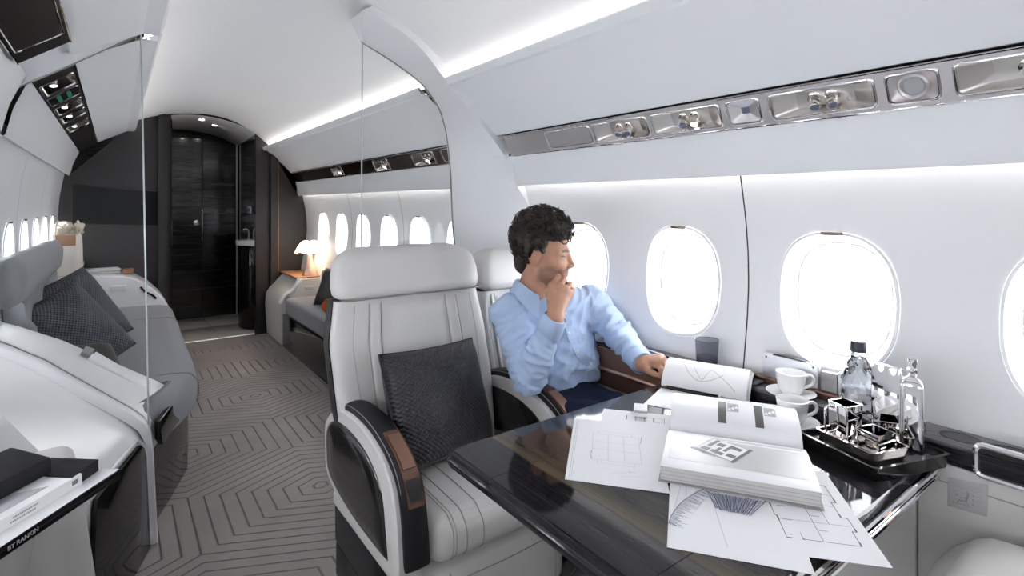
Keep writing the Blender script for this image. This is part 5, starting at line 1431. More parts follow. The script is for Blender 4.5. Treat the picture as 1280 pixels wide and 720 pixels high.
nt.links.new(tc.outputs['Object'], nz.inputs['Vector']); nt.links.new(nz.outputs[0], bp.inputs['Height']); nt.links.new(bp.outputs[0], b_.inputs['Normal'])
man = put('person', me, 'skin', None, smooth=180)
RM[man.name] = Matrix.Identity(4)
tag(man, 'man with dark curly hair in a light blue shirt resting his chin on his fist', 'person')

# hair
rs = np.random.RandomState(12)
lump = []
for _ in range(150):
    v = rs.randn(3); v /= np.linalg.norm(v)
    lump.append((v * np.array([.108, .087, .101]) + np.array([-.014, 0, .052]), rs.uniform(.011, .021)))
def f_hair(P):
    p = hloc(P); d = sd_ell(p, (-.014, 0, .052), (.110, .089, .102))
    d = smin(d, sd_ell(p, (-.070, 0, -.03), (.042, .060, .065)), .02)
    for c, r in lump: d = smin(d, np.linalg.norm(p - V3(c), axis=1) - r, .008)
    f, l, u = p[:, 0], np.abs(p[:, 1]), p[:, 2]
    k = np.minimum(np.minimum(np.maximum(f - .098, .050 - u + .25 * np.maximum(f - .06, 0)), np.maximum(f - .030 + .25 * np.maximum(.04 - u, 0), -.034 - u)), np.maximum(f + .024, -.098 - u))
    ear = sd_ell(np.stack([f, l, u], 1), (-.006, .082, -.016), (.024, .03, .034))
    return smax(smax(d, k, .012), -ear, .01) * HS
co, q = sdf_mesh('hair', f_hair, tuple(HC - Vector((.19, .19, .16))), tuple(HC + Vector((.19, .19, .20))), .0036, 1)
me = np_mesh('hair', co, q)
vn = np.empty(len(me.vertices) * 3, np.float32); me.vertices.foreach_get('normal', vn); vn = vn.reshape(-1, 3)
dsp = np.array([noise.noise(Vector(c) * 70) * .0035 + noise.noise(Vector(c) * 160) * .002 for c in co.tolist()])
me.vertices.foreach_set('co', (co + vn * dsp[:, None]).astype(np.float32).ravel())
M['hair'] = mat('dark_brown_hair', (.020, .0125, .009), 0.55, bump=.8, bscale=260)
hair = put('hair', me, 'hair', man, smooth=180)
bm = B(); rnd = random.Random(8)
for k in range(620):
    v = Vector((rnd.gauss(0, 1), rnd.gauss(0, 1), rnd.gauss(0, 1))).normalized()
    f, l, u = v.x * .121 - .014, v.y * .101, v.z * .116 + .052
    ok = (u > .055 and f < .10) or (f < .02 and u > -.03 and not (-.035 < f < .02 and u < .02)) or (f < -.035 and u > -.09)
    if not ok: continue
    c = Vector((f, l, u)); a = v.orthogonal().normalized(); b = v.cross(a)
    R0 = rnd.uniform(.006, .013); ph = rnd.uniform(0, 6.28); turns = rnd.uniform(.5, 1.3); lift = rnd.uniform(-.004, .010) + (.004 if u > .10 else 0)
    dr = (a * math.cos(ph) + b * math.sin(ph)) * rnd.uniform(.008, .024)
    pts = []
    for i in range(9):
        t_ = i / 8; an = ph + turns * 2 * PI * t_
        pts.append(hw(*(c + dr * (t_ - .5) + (a * math.cos(an) + b * math.sin(an)) * R0 + v * (lift * t_ + .001))))
    sp_ = spline(pts, 2); tube(bm, sp_, list(np.interp(np.linspace(0, 8, len(sp_)), range(9), [.0012, .0022, .0026, .0026, .0025, .0022, .0018, .0012, .0005])), 5)
o = put('curls', bm, 'hair', man, smooth=180); o['kind'] = 'stuff'

# shirt
def f_shirt(P):
    d = sd_cap(P, SR, NB, .058, .062); d = smin(d, sd_cap(P, SL, NB, .058, .062), .04)
    d = smin(d, sd_ell(P, (1.285, 1.505, .78), (.168, .104, .16), TR), .05)
    d = smin(d, sd_ell(P, (1.310, 1.468, .655), (.152, .108, .14), TR), .05)
    d = smin(d, sd_cap(P, SR, ER, .062, .054), .03); d = smin(d, sd_cap(P, ER, RW, .053, .037), .012)
    d = smin(d, sd_cap(P, SL, EL, .062, .053), .03); d = smin(d, sd_cap(P, EL, LW, .050, .036), .012)
    # cut the cuffs, the hem and the neck opening
    for e, w in ((ER, RW), (EL, LW)):
        e, w = V3(e), V3(w); ax = (w - e) / np.linalg.norm(w - e)
        c = (P - w) @ ax - .004
        m = np.linalg.norm(P - w, axis=1) < .12
        d = np.where(m, smax(d, c, .004), d)
    d = smax(d, (.598 + .22 * (P[:, 0] - 1.30)) - P[:, 2], .01)
    d = smax(d, -(sd_cap(P, V3(NB) + V3((0, 0, .012)), tuple(HC), .058, .06)), .008)
    return d
co, q = sdf_mesh('shirt', f_shirt, (1.0, 1.08, .52), (1.55, 1.66, 1.02), .0045, 2)
me = np_mesh('shirt', co, q)
vn = np.empty(len(co) * 3, np.float32); me.vertices.foreach_get('normal', vn); vn = vn.reshape(-1, 3)
def axis_noise(c, ax, s_al, s_ac, amp, seed):
    ax = Vector(ax).normalized(); al = c.dot(ax); r = c - ax * al
    n = noise.noise(ax * (al * s_al + seed) + r * s_ac)
    return (0.32 - abs(n)) * amp
ru, rf = Vector(ER) - Vector(SR), Vector(RW) - Vector(ER); lu, lf = Vector(EL) - Vector(SL), Vector(LW) - Vector(EL)
def seg_d(c, a, b):
    a, b = Vector(a), Vector(b); t_ = max(0, min(1, (c - a).dot(b - a) / (b - a).length_squared)); return (c - a - (b - a) * t_).length, t_
dsp = []
for c in co.tolist():
    c = Vector(c); cand = [(*seg_d(c, SR, ER), ru, 1), (*seg_d(c, ER, RW), rf, 2), (*seg_d(c, SL, EL), lu, 3), (*seg_d(c, EL, LW), lf, 4)]
    m = min(cand, key=lambda x: x[0])
    if m[0] < .072:
        t_ = m[1]; bend = 1.0 if m[3] in (1, 3) else 1.0
        w = .35 + .65 * ((t_ if m[3] in (1, 3) else 1 - t_) ** 1.5)
        x = axis_noise(c, m[2] + Vector((.05, .03, -.04)), 34, 13, .026 * w, m[3] * 7) + axis_noise(c, m[2], 16, 11, .017, m[3] * 3)
        if m[3] in (2, 4) and t_ > .82: x *= .15
    else:
        x = axis_noise(c, (.35, .15, 1), 24, 11, .018 * (1.25 - min(1, max(0, (c.z - .6) / .3))), 2.0) + axis_noise(c, (.8, -.2, -.55), 26, 9, .015, 5.0)
    dsp.append(x - .002)
dsp = np.array(dsp)
me.vertices.foreach_set('co', (co + vn * dsp[:, None]).astype(np.float32).ravel()); me.update()
M['shirt'] = mat('light_blue_cotton', (.43, .55, .77), 0.8, bump=.25, bscale=900, sheen=.1)
M['shirtdark'] = mat('shirt_button_thread', (.75, .78, .82), 0.3)
shirt = put('shirt', me, 'shirt', man, smooth=180)
from mathutils.bvhtree import BVHTree
bv = BVHTree.FromPolygons([v.co.copy() for v in me.vertices], [tuple(pl.vertices) for pl in me.polygons])
def snap(pt, off):
    # nearest shirt surface seen from the front of the body
    h_ = bv.ray_cast(Vector(pt) + Vector((-.20, -.28, .05)), Vector((.20, .28, -.05)).normalized())
    if h_[0] is None: h_ = bv.find_nearest(Vector(pt))
    return h_[0] + h_[1] * off, h_[1]
pl = [(1.245, 1.425, .925), (1.2525, 1.38, .87), (1.2593, 1.36, .8027), (1.275, 1.335, .7428), (1.312, 1.3236, .6933), (1.33, 1.32, .65)]
pts = [snap(p_, .0015) for p_ in spline(pl, 6)]
bm = B(); prev = None; rows = []
for i, (p_, n_) in enumerate(pts):
    tg = (pts[min(i + 1, len(pts) - 1)][0] - pts[max(i - 1, 0)][0]).normalized(); sd = tg.cross(n_).normalized()
    rows.append([p_ - sd * .017 - n_ * .004, p_ - sd * .0165 + n_ * .001, p_ + sd * .0165 + n_ * .001, p_ + sd * .017 - n_ * .004])
loft(bm, rows, False); put('placket', bm, 'shirt', man, smooth=60)
for p_ in [pl[1], (1.2523, 1.36, .8027), (1.2694, 1.335, .7428), (1.318, 1.3136, .6933)]:
    a_, n_ = snap(p_, .003); bm = B(); lathe(bm, [(0, 0), (.0052, 0), (.0056, .0012), (.004, .002), (0, .0014)], a_, 14, n_); put('button', bm, 'shirtdark', man)
# collar: stand and folded leaf around the neck
nx_ = (HC + HF * -.02 - Vector(NB)).normalized(); g0 = Vector((-.12, -.98, 0)); g0 = (g0 - nx_ * g0.dot(nx_)).normalized(); g1 = nx_.cross(g0)
rows = []
for k in range(49):
    a_ = math.radians(14 + (346 - 14) * k / 48); dr = g0 * math.cos(a_) + g1 * math.sin(a_)
    fr = max(0, math.cos(a_)) ** 2                    # 1 at the front
    base = Vector(NB) + nx_ * (.040 - .030 * fr) + dr * .001
    rows.append([base + dr * .064 - nx_ * .02, base + dr * .0635 + nx_ * .015, base + dr * .0645 + nx_ * (.040 - .006 * fr), base + dr * .0680 + nx_ * (.044 - .006 * fr), base + dr * (.0725 + .003 * fr) + nx_ * (.036 - .010 * fr), base + dr * (.081 + .006 * fr) + nx_ * (.008 - .020 * fr), base + dr * (.086 + .010 * fr) + nx_ * (-.008 - .036 * fr ** 2)])
bm = B(); loft(bm, rows, False); thick(bm, .0022); put('collar', bm, 'shirt', man, smooth=60)
for e, w in ((ER, RW), (EL, LW)):
    e, w = Vector(e), Vector(w); ax = (w - e).normalized(); a_, b_ = frame_of(ax); rings = []
    for s_, r_ in ((-.052, .0415), (-.05, .0425), (-.004, .0405), (.004, .0395), (.0045, .0375), (-.02, .036)):
        rings.append([w + ax * s_ + (a_ * math.cos(2 * PI * k / 36) + b_ * math.sin(2 * PI * k / 36)) * r_ for k in range(36)])
    bm = B(); loft(bm, rings, True, False, False); put('cuff', bm, 'shirt', man, smooth=60)

# trousers and shoes
def f_trou(P):
    d = sd_ell(P, (1.302, 1.478, .545), (.160, .128, .105))
    for hp, k, an in ((HPR, KR, (1.20, 1.10, .10)), (HPL, KL, (1.345, 1.08, .10))):
        d = smin(d, sd_cap(P, hp, k, .092, .068), .035); d = smin(d, sd_cap(P, k, an, .066, .055), .02)
    d = smax(d, P[:, 2] - (.628 + .22 * (P[:, 0] - 1.30)), .006)
    return smax(d, .075 - P[:, 2], .004)
co, q = sdf_mesh('trousers', f_trou, (1.08, .94, .04), (1.52, 1.66, .72), .0065, 2)
me = np_mesh('trousers', co, q)
vn = np.empty(len(co) * 3, np.float32); me.vertices.foreach_get('normal', vn); vn = vn.reshape(-1, 3)
dsp = np.array([axis_noise(Vector(c), (.5, .5, .7), 20, 7, .016 * (1 if c[1] > 1.25 else .5), 3) - .003 for c in co.tolist()])
me.vertices.foreach_set('co', (co + vn * dsp[:, None]).astype(np.float32).ravel())
M['navy'] = mat('navy_wool', (.010, .014, .034), 0.9, bump=.4, bscale=700, spec=.2)
put('trousers', me, 'navy', man, smooth=180)
for x, y in ((1.20, 1.02), (1.345, 1.0)):
    bm = B(); softbox(bm, (x, y, .052), (.095, .27, .095), .04, (0, .01, .005), 10, warp=lambda v: Vector((v.x * (1 - .35 * max(0, -v.y / .135) ** 2), v.y, v.z - .03 * max(0, -v.y / .135) if v.z > 0 else v.z))); put('shoe', bm, 'blackleather', man, smooth=70)

# ------------------------------------------------------------------ papers, books and tableware
def sheet(name, label, o, ex, ey, w, h, z, lift=0.0, m='paper', group=None):
    """o = near-left corner on the table, ex along the near edge, ey along the left edge"""
    o, ex, ey = Vector((*o, z)), Vector((*ex, 0)).normalized(), Vector((*ey, 0)).normalized()
    def T(p):
        u, v = p[0] / w, p[1] / h
        return o + ex * p[0] + ey * p[1] + Vector((0, 0, (p[2] if len(p) > 2 else 0) + lift * (abs(2 * u - 1) ** 3 * .4 + .15 * math.sin(3 * v + 2 * u))))
    t = thing(name, label, 'paper', o, group=group)
    bm = B(); grid(bm, lambda u, v: T((u * w, v * h, 0)), 10, 14); thick(bm, .00035); put('paper_sheet', bm, m, t, smooth=30)
    return t, T
def draw(t, T, segs, w, m, nm='drawn_line', z=.0007):
    o = put(nm, lines_bm(segs, w, lambda p: T((p[0], p[1], z))), m, t, smooth=None); o['kind'] = 'stuff'
def poly(t, T, pts, m, nm='printed_area', z=.0006):
    bm = B(); bm.faces.new([bm.verts.new(T((x, y, z))) for x, y in pts]); return put(nm, bm, m, t, smooth=None)
def rect(x0, y0, x1, y1): return [(x0, y0, x1, y0), (x1, y0, x1, y1), (x1, y1, x0, y1), (x0, y1, x0, y0)]
TZp = TZ + .0006
rnd = random.Random(21)

# floor plan at the lower right, overhanging the table edge
exD, eyD = (.65, -.76), (.76, .65)
t, T = sheet('floor_plan', 'printed floor plan sheet hanging over the near table edge', (.8035, .468), exD, eyD, .21, .297, TZp, .0004)
pl = [(.075, .045), (.185, .045), (.185, .085), (.192, .085), (.192, .125), (.182, .125), (.182, .175), (.190, .175), (.190, .235), (.12, .235), (.12, .245), (.065, .245), (.065, .15), (.072, .15), (.072, .11), (.075, .11)]
segs = [(*pl[i], *pl[(i + 1) % len(pl)]) for i in range(len(pl))]
draw(t, T, segs, .0012, 'ink')
draw(t, T, [(*pl[i], *((Vector(pl[i]) * .75 + Vector(pl[(i + 1) % len(pl)]) * .25))) for i in range(len(pl))], .0026, 'ink')
draw(t, T, [(.13, .045, .13, .235), (.075, .10, .185, .10), (.072, .16, .182, .16), (.10, .16, .10, .235), (.155, .10, .155, .16), (.13, .20, .19, .20), (.10, .045, .10, .10), (.16, .16, .16, .20)], .0008, 'ink')
draw(t, T, [(.082 + .05 * (k % 2), .055 + .022 * k, .088 + .05 * (k % 2) + .008, .055 + .022 * k, .0022) for k in range(8)], .002, 'inklight', 'print')

# pen sketch sheet at the front
exC, eyC = (.585, -.811), (.811, .585)
t, T = sheet('pen_sketch', 'pen sketch sheet with a hatched roof at the front table edge below the open book', (.707, .541), exC, eyC, .21, .297, TZp + .0006, .0005)
segs = []
arcp = spline([Vector((x, y, 0)) for x, y in ((.001, .065), (.005, .091), (.019, .134), (.038, .169), (.055, .194), (.070, .206))], 6)
for k, p0 in enumerate(arcp):          # short strokes along the arc
    if k: segs.append((arcp[k - 1].x, arcp[k - 1].y, p0.x, p0.y, .0013))
    for m_ in range(2):
        L_ = .010 + .020 * rnd.random(); q_ = p0 + Vector((.80 + rnd.uniform(-.2, .2), -.30 + rnd.uniform(-.25, .25), 0)).normalized() * L_
        segs.append((p0.x + .0005, p0.y + .004 * m_, q_.x, q_.y))
draw(t, T, segs, .0007, 'inkblue')
bx = [(.066, .192), (.083, .137), (.137, .135), (.169, .190)]
segs = []
for k in range(46):
    f = k / 45; a_ = Vector(bx[0]) * (1 - f) + Vector(bx[3]) * f; b_ = Vector(bx[1]) * (1 - f) + Vector(bx[2]) * f
    j = .004; segs.append((a_.x + rnd.uniform(-j, j), a_.y + rnd.uniform(-j, j), b_.x + rnd.uniform(-j, j), b_.y + rnd.uniform(-j, j)))
for k in range(26):
    f = k / 25; a_ = Vector(bx[0]) * (1 - f) + Vector(bx[1]) * f; b_ = Vector(bx[3]) * (1 - f) + Vector(bx[2]) * f
    s0, s1 = rnd.uniform(0, .15), rnd.uniform(.7, 1); segs.append((*(a_ * (1 - s0) + b_ * s0), *(a_ * (1 - s1) + b_ * s1)))
draw(t, T, segs, .0008, 'inkblue', 'hatching')
draw(t, T, [(.072, .20, .080, .128), (.080, .128, .087, .069), (.087, .069, .092, .027), (.03, .17, .03, .21), (.01, .12, .02, .20), (.045, .12, .06, .16)], .0006, 'inkmid')

# two drawings at the left of the book
exB, eyB = (.618, -.786), (.786, .618)
t, T = sheet('drawing_sheet', 'drawing sheet with a row of squares lying partly under the elevation drawing', (.843, .845), exB, eyB, .21, .265, TZp, .0004, group='architect drawings')
draw(t, T, rect(.085, .205, .106, .232) + rect(.108, .205, .128, .232) + rect(.130, .205, .150, .232) + [(.062, .203, .062, .235, .002), (.155, .20, .155, .238)], .001, 'ink')
exA, eyA = (.62, -.785), (.727, .687)
t, T = sheet('elevation_drawing', 'pale pencil elevation drawing on the table left of the open book', (.718, .795), exA, eyA, .20, .311, TZp + .0006, .0006, group=None)
segs = rect(.05, .10, .155, .23) + rect(.062, .085, .14, .10) + [(.085, .10, .085, .23), (.12, .10, .12, .23), (.05, .15, .155, .15), (.05, .19, .155, .19), (.062, .23, .062, .245), (.062, .245, .14, .245), (.14, .245, .14, .23)]
draw(t, T, segs, .0006, 'inklight')
draw(t, T, [(.05, .10, .046, .12, .0012), (.046, .12, .05, .14, .0012), (.158, .20, .162, .235, .0014), (.008, .01, .008, .30, .0006), (.012, .01, .012, .30, .0005)], .001, 'inkmid')
draw(t, T, [(.07 + rnd.uniform(0, .09), .04 + rnd.uniform(0, .03), .075 + rnd.uniform(0, .09), .04 + rnd.uniform(0, .03)) for k in range(5)], .0005, 'inklight', 'pencil_mark')

M['inkdark'] = mat('printed_dark_grey', (0.085, 0.08, 0.08), 0.45)
# big open book: lower page block, arched upper pages
bo, be, bg = Vector((.866, .678, 0)), Vector((.538, -.843, 0)), Vector((.843, .538, 0)); BW = .279
def bk(x, s, z): return bo + be * x + bg * s + Vector((0, 0, TZ + .0035 + z))
t = thing('open_book', 'thick open architecture book in the middle of the table', 'book', bo + Vector((0, 0, TZ)))
bm = B(); prism(bm, [bk(-.004, -.004, -.0015), bk(BW + .004, -.004, -.0015), bk(BW + .004, .46, -.0015), bk(-.004, .46, -.0015)], (0, 0, .002)); put('book_cover', bm, 'inkmid', t)
low = spline([(0.0, .0275), (.03, .0295), (.10, .0300), (.16, .0275), (.20, .019), (.219, .008)], 5)
rows = []
for x in (0, .0015, BW * .5, BW - .0015, BW): rows.append([bk(x, p.x, p.y) for p in low] + [bk(x, .219, .0005), bk(x, 0.002, .0005)])
bm = B(); loft(bm, rows); put('page_block', bm, 'pageedge', t, smooth=30)
bm = B(); loft(bm, [[bk(x, p.x, p.y + .0006) for p in low] for x in (0, BW * .5, BW)], False); put('lower_page', bm, 'page', t, smooth=60)
for k in range(3):
    bm = B(); tube(bm, [bk(0.0, -.0006, .006 + .007 * k), bk(BW, -.0006, .006 + .007 * k)], .0005, 4); put('leaf_step', bm, 'inklight', t)
up = spline([(.221, .006), (.232, .024), (.255, .040), (.30, .052), (.35, .052), (.40, .040), (.435, .020), (.448, .004)], 5)
rows = []
for x in (0, .0015, BW * .5, BW - .0015, BW): rows.append([bk(x, p.x, p.y) for p in up] + [bk(x, .446, .0005), bk(x, .223, .0005)])
bm = B(); loft(bm, rows); put('upper_page_block', bm, 'pageedge', t, smooth=30)
bm = B(); loft(bm, [[bk(x, p.x, p.y + .0006) for p in up] for x in (0, BW * .5, BW)], False); put('upper_page', bm, 'page', t, smooth=60)
lz = lambda s: float(np.interp(s, [p.x for p in low], [p.y for p in low])); uz = lambda s: float(np.interp(s, [p.x for p in up], [p.y for p in up]))
def patch(pts, zf, m, nm, off=.0012):
    bm = B(); n = 6
    bm_q = [Vector(p) for p in pts]
    grid(bm, lambda u, v: (lambda q: bk(q.x, q.y, zf(q.y) + off))(bm_q[0] * (1 - u) * (1 - v) + bm_q[1] * u * (1 - v) + bm_q[2] * u * v + bm_q[3] * (1 - u) * v), n, n)
    return put(nm, bm, m, t, smooth=60)
patch([(.012, .035), (.27, .035), (.27, .205), (.012, .205)], lz, 'pagegrey', 'photo_ground', .0010)
# the white model photographed on the page: base plate with dark blocks
def mq(a, b): return (.060 + .077 * a + .035 * b, .100 - .045 * a + .066 * b)
def mpatch(a0, b0, a1, b1, m, off): patch([mq(a0, b0), mq(a1, b0), mq(a1, b1), mq(a0, b1)], lz, m, 'picture_block', off)
mpatch(0, 0, 1, 1.08, 'inklight', .0013); mpatch(.03, .04, .97, 1.04, 'paper', .0015)
for q in ((.10, .10, .28, .32), (.12, .40, .22, 1.0), (.26, .62, .44, .86), (.32, .12, .62, .30), (.38, .30, .46, .55), (.52, .40, .60, .95), (.60, .72, .82, .92), (.68, .20, .88, .40), (.90, -.04, .98, 1.1)): mpatch(*q, 'inkdark', .0017)
mpatch(-.08, -.12, .30, .04, 'inkmid', .0012); mpatch(.02, -.10, .55, .02, 'inklight', .0011)
for x0 in (.106, .186):
    patch([(x0, .245), (x0 + .018, .245), (x0 + .018, .335), (x0, .335)], uz, 'inkdark', 'grey_column')
    patch([(x0 + .021, .285), (x0 + .046, .285), (x0 + .046, .328), (x0 + .021, .328)], uz, 'inklight', 'small_picture')
    for k in range(5):
        a_, b_ = x0 + .022 + .004 * k, .288 + .006 * (k * 3 % 5); patch([(a_, b_), (a_ + .007, b_), (a_ + .005, b_ + .012), (a_, b_ + .008)], uz, 'inkmid' if k % 2 else 'paper', 'picture_block', .0016)
patch([(.20, .375), (.225, .375), (.222, .381), (.20, .378)], uz, 'inklight', 'small_picture')
# loose page corner and grey plate at the left of the book
t = thing('small_booklet', 'small white booklet with a grey band peeping out left of the open book', 'booklet', (1.10, .92, TZ))
lp = [(1.072, .925), (1.094, .898), (1.148, .942), (1.126, .969)]
bm = B(); prism(bm, [(x, y, TZ + .0012) for x, y in lp], (0, 0, .010), .0008); put('page_block', bm, 'paper', t)
bm = B(); prism(bm, [(1.074, .924, TZ + .0124), (1.095, .899, TZ + .0124), (1.105, .907, TZ + .0124), (1.084, .932, TZ + .0124)], (0, 0, .0006)); put('grey_band', bm, 'inkmid', t)
# curved grey tube magazine standing behind the drawings
t = thing('rolled_magazine', 'grey glossy magazine with a curled cover lying at the far table edge', 'magazine', (1.06, 1.03, TZ))

# sketchbook with its top pages bent back
no, nn_, ns = Vector((1.305, 1.02, 0)), Vector((.35, -.937, 0)), Vector((.937, .35, 0)); NL = .235
def nk(x, s, z): return no + nn_ * x + ns * s + Vector((0, 0, TZ + z))
COL.objects.unlink(t); bpy.data.objects.remove(t)
t = thing('sketchbook', 'open sketchbook with bent back pages at the far end of the table', 'sketchbook', no + Vector((0, 0, TZ)))
bm = B(); prism(bm, [nk(0, -.15, .0002), nk(NL, -.15, .0002), nk(NL, .0, .0002), nk(0, .0, .0002)], (0, 0, .0014)); put('lower_pages', bm, 'paper', t)
bend = spline([(.0, .006), (.012, .030), (.030, .050), (.055, .064), (.085, .068), (.11, .058), (.125, .045)], 5)
for i, (off, m) in enumerate(((0.0, 'paper'), (-.006, 'pageedge'), (-.011, 'paper'))):
    sc = 1 + off * 4
    bm = B(); loft(bm, [[nk(x, p.x * sc + (.004 * i), .004 + (p.y + off * .8)) for p in bend] for x in (0.0 + .0 * i, NL * .5, NL + .004 * i)], False); thick(bm, .0012)
    put('bent_page' if i != 1 else 'page_stack', bm, m, t, smooth=50)
bm = B(); prism(bm, [nk(.0, .0, .0005), nk(NL, .0, .0005), nk(NL, .032, .0005), nk(0, .10, .0005)], (0, 0, .004)); put('back_board', bm, 'blackmatte', t)
bz = lambda s: float(np.interp(s, [p.x for p in bend], [p.y for p in bend]))
def NT(p): return nk(p[0], p[1], .0052 + bz(p[1]) + .0012) - ns * .0012
sk = []
def curve(pts): 
    sp_ = spline([Vector((a_, b_, 0)) for a_, b_ in pts], 6); sk.extend([(sp_[i].x, sp_[i].y, sp_[i + 1].x, sp_[i + 1].y) for i in range(len(sp_) - 1)])
curve([(.055, .050), (.075, .026), (.105, .013), (.14, .018), (.17, .034)]); curve([(.085, .046), (.10, .026), (.115, .016), (.125, .030), (.135, .044)]); curve([(.135, .046), (.16, .030), (.19, .014), (.205, .006)])
draw(t, lambda p: NT(p), sk, .0009, 'inkmid')
t = thing('pencil', 'black pencil lying in the fold of the sketchbook', 'pencil', nk(.03, -.012, .012))
bm = B(); tube(bm, [nk(.02, -.008, .0115), nk(.165, -.010, .0115)], .0036, 6); put('pencil_shaft', bm, 'blackgloss', t)
bm = B(); tube(bm, [nk(.165, -.010, .0115), nk(.171, -.010, .0115)], .0037, 8); put('pencil_cap', bm, 'paper', t)
bm = B(); tube(bm, [nk(.02, -.008, .0115), nk(.008, -.0078, .0115)], [.0034, .0006], 8); put('pencil_point', bm, 'tan', t)

# smoked tumbler on the ledge
LZt = .7425
t = thing('tumbler', 'smoked glass tumbler on the dark ledge below the oval window', 'glass', (1.483, .985, LZt))
bm = B(); lathe(bm, [(0, 0), (.031, 0), (.033, .004), (.037, .085), (.0352, .085), (.031, .012), (0, .011)], (1.483, .985, LZt), 10, cap=False); put('glass_body', bm, 'smoke', t, smooth=20)
bm = B(); tube(bm, [(1.483 + .0362 * math.cos(a_), .985 + .0362 * math.sin(a_), LZt + .085) for a_ in [2 * PI * k / 30 for k in range(30)]], .0011, 5, closed=True); put('glass_rim', bm, 'smokegrey', t)
bm = B(); lathe(bm, [(0, .012), (.0308, .012), (.0318, .034), (0, .034)], (1.483, .985, LZt), 10); put('drink', bm, 'smoke', t, smooth=20)

# aluminium boxes on the ledge
t = thing('ledge_strip', 'bronze strip along the ledge carrying the aluminium boxes', 'strip', (1.503, .62, LZt))
bm = B(); box(bm, (1.500, .66, LZt + .008), (.036, .34, .015), .002); put('strip_body', bm, 'bronze2', t)
def alu_box(name, label, y0, y1, z1):
    t = thing(name, label, 'box', (1.505, (y0 + y1) / 2, LZt + .0155))
    bm = B(); box(bm, (1.503, (y0 + y1) / 2, (LZt + .0158 + z1) / 2), (.020, y1 - y0, z1 - LZt - .0158), .003); put('case', bm, 'alu', t)
    bm = B(); box(bm, (1.501, (y0 + y1) / 2 + .0, z1 - .002), (.012, (y1 - y0) * .62, .010), .002); put('slot', bm, 'blackmatte', t)
    for y in (y0 + .012, y1 - .012):
        bm = B(); lathe(bm, [(0, 0), (.003, 0), (.0025, .001), (0, .001)], (1.4928, y, z1 - .008), 12, (-1, 0, 0)); put('screw', bm, 'ink', t)
alu_box('aluminium_box', 'larger satin aluminium box on the ledge under the oval window', .660, .812, .823)
alu_box('aluminium_box.001', 'satin aluminium box half hidden behind the water bottle', .495, .612, .817)
t = thing('ledge_spacer', 'plain grey block between the two aluminium boxes', 'block', (1.505, .635, LZt + .0155))
bm = B(); box(bm, (1.508, .636, LZt + .041), (.016, .04, .05), .002); put('block_body', bm, 'placardgrey', t)
t = thing('phone', 'dark blue grey phone lying on the ledge beside the sketchbook', 'phone', (1.458, .855, LZt))
bm = B(); box(bm, (1.458, .855, LZt + .0045), (.05, .11, .008), .003); put('phone_body', bm, 'smokegrey', t)
bm = B(); box(bm, (1.458, .855, LZt + .0087), (.044, .10, .0006)); put('phone_screen', bm, 'screen', t)
t = thing('cable', 'short black cable along the wall behind the phone', 'cable', (1.51, .87, LZt))
bm = B(); tube(bm, spline([(1.515, .90, LZt + .004), (1.508, .89, LZt + .010), (1.506, .86, LZt + .009), (1.505, .83, LZt + .008), (1.500, .81, LZt + .004)], 6), .0042, 8); put('cable_lead', bm, 'blackleather', t)

# espresso cups on saucers
def cup(name, label, slabel, c, hand, grp):
    x, y, z = c
    s = thing('saucer' + name[3:], slabel, 'saucer', c, group=grp[1])
    bm = B(); lathe(bm, [(0, .002), (.026, .0), (.030, .003), (.058, .0105), (.060, .0125), (.057, .0125), (.030, .0062), (.024, .005), (0, .005)], c, 36, cap=False); put('saucer_dish', bm, 'ceramic', s, smooth=50)
    t = thing(name, label, 'cup', (x, y, z + .0055), group=grp[0])
    bm = B(); lathe(bm, [(0, .0055), (.021, .0055), (.024, .010), (.031, .022), (.0355, .050), (.0375, .064), (.0358, .0645), (.0335, .050), (.028, .022), (.020, .012), (0, .011)], c, 36, cap=False); put('cup_body', bm, 'ceramic', t, smooth=50)
    h = Vector((*hand, 0)).normalized(); C0 = Vector(c)
    bm = B(); tube(bm, spline([C0 + h * .034 + Vector((0, 0, .052)), C0 + h * .048 + Vector((0, 0, .056)), C0 + h * .058 + Vector((0, 0, .046)), C0 + h * .053 + Vector((0, 0, .031)), C0 + h * .029 + Vector((0, 0, .021))], 6), .0042, 8); put('cup_handle', bm, 'ceramic', t, smooth=60)
cup('espresso_cup', 'white espresso cup nearer the open book', 'white saucer under the cup nearer the open book', (1.352, .658, TZ + .0005), (.75, -.65), ('espresso cups', 'saucers'))
cup('espresso_cup.001', 'white espresso cup on the ledge behind the nearer cup', 'white saucer on the ledge behind the nearer cup', (1.434, .702, LZt + .0005), (.75, -.65), ('espresso cups', 'saucers'))
t = thing('napkin', 'folded white napkin under the nearer saucer edge', 'napkin', (1.34, .60, TZ))

# black lacquer tray and what stands on it
COL.objects.unlink(t); bpy.data.objects.remove(t)
ta, tb = Vector((.948, -.318, 0)), Vector((.318, .948, 0)); tc_ = Vector((1.191, .422, TZ + .0008))
def tp(a_, b_, z=0): return tc_ + ta * a_ + tb * b_ + Vector((0, 0, z))
def open_tray(name, label, a0, a1, b0, b1, z0, h, wall, m, flare=.004, floor=.0035):
    t = thing(name, label, 'tray', tp((a0 + a1) / 2, (b0 + b1) / 2, z0))
    def rg(i, z): return [tp(x, y, z0 + z) for x, y in roundpoly([(a0 + i, b0 + i), (a1 - i, b0 + i), (a1 - i, b1 - i), (a0 + i, b1 - i)], .012 if h < .03 else .004, 4)]
    bm = B(); loft(bm, [rg(flare, 0), rg(0, h), rg(wall, h), rg(wall + flare * .5, floor)], True, True, True); put('tray_body', bm, m, t, smooth=30)
    return t
open_tray('lacquer_tray', 'black lacquer tray with the chrome set at the table corner', .004, .218, .0, .190, 0, .028, .006, 'blackgloss', floor=.020)
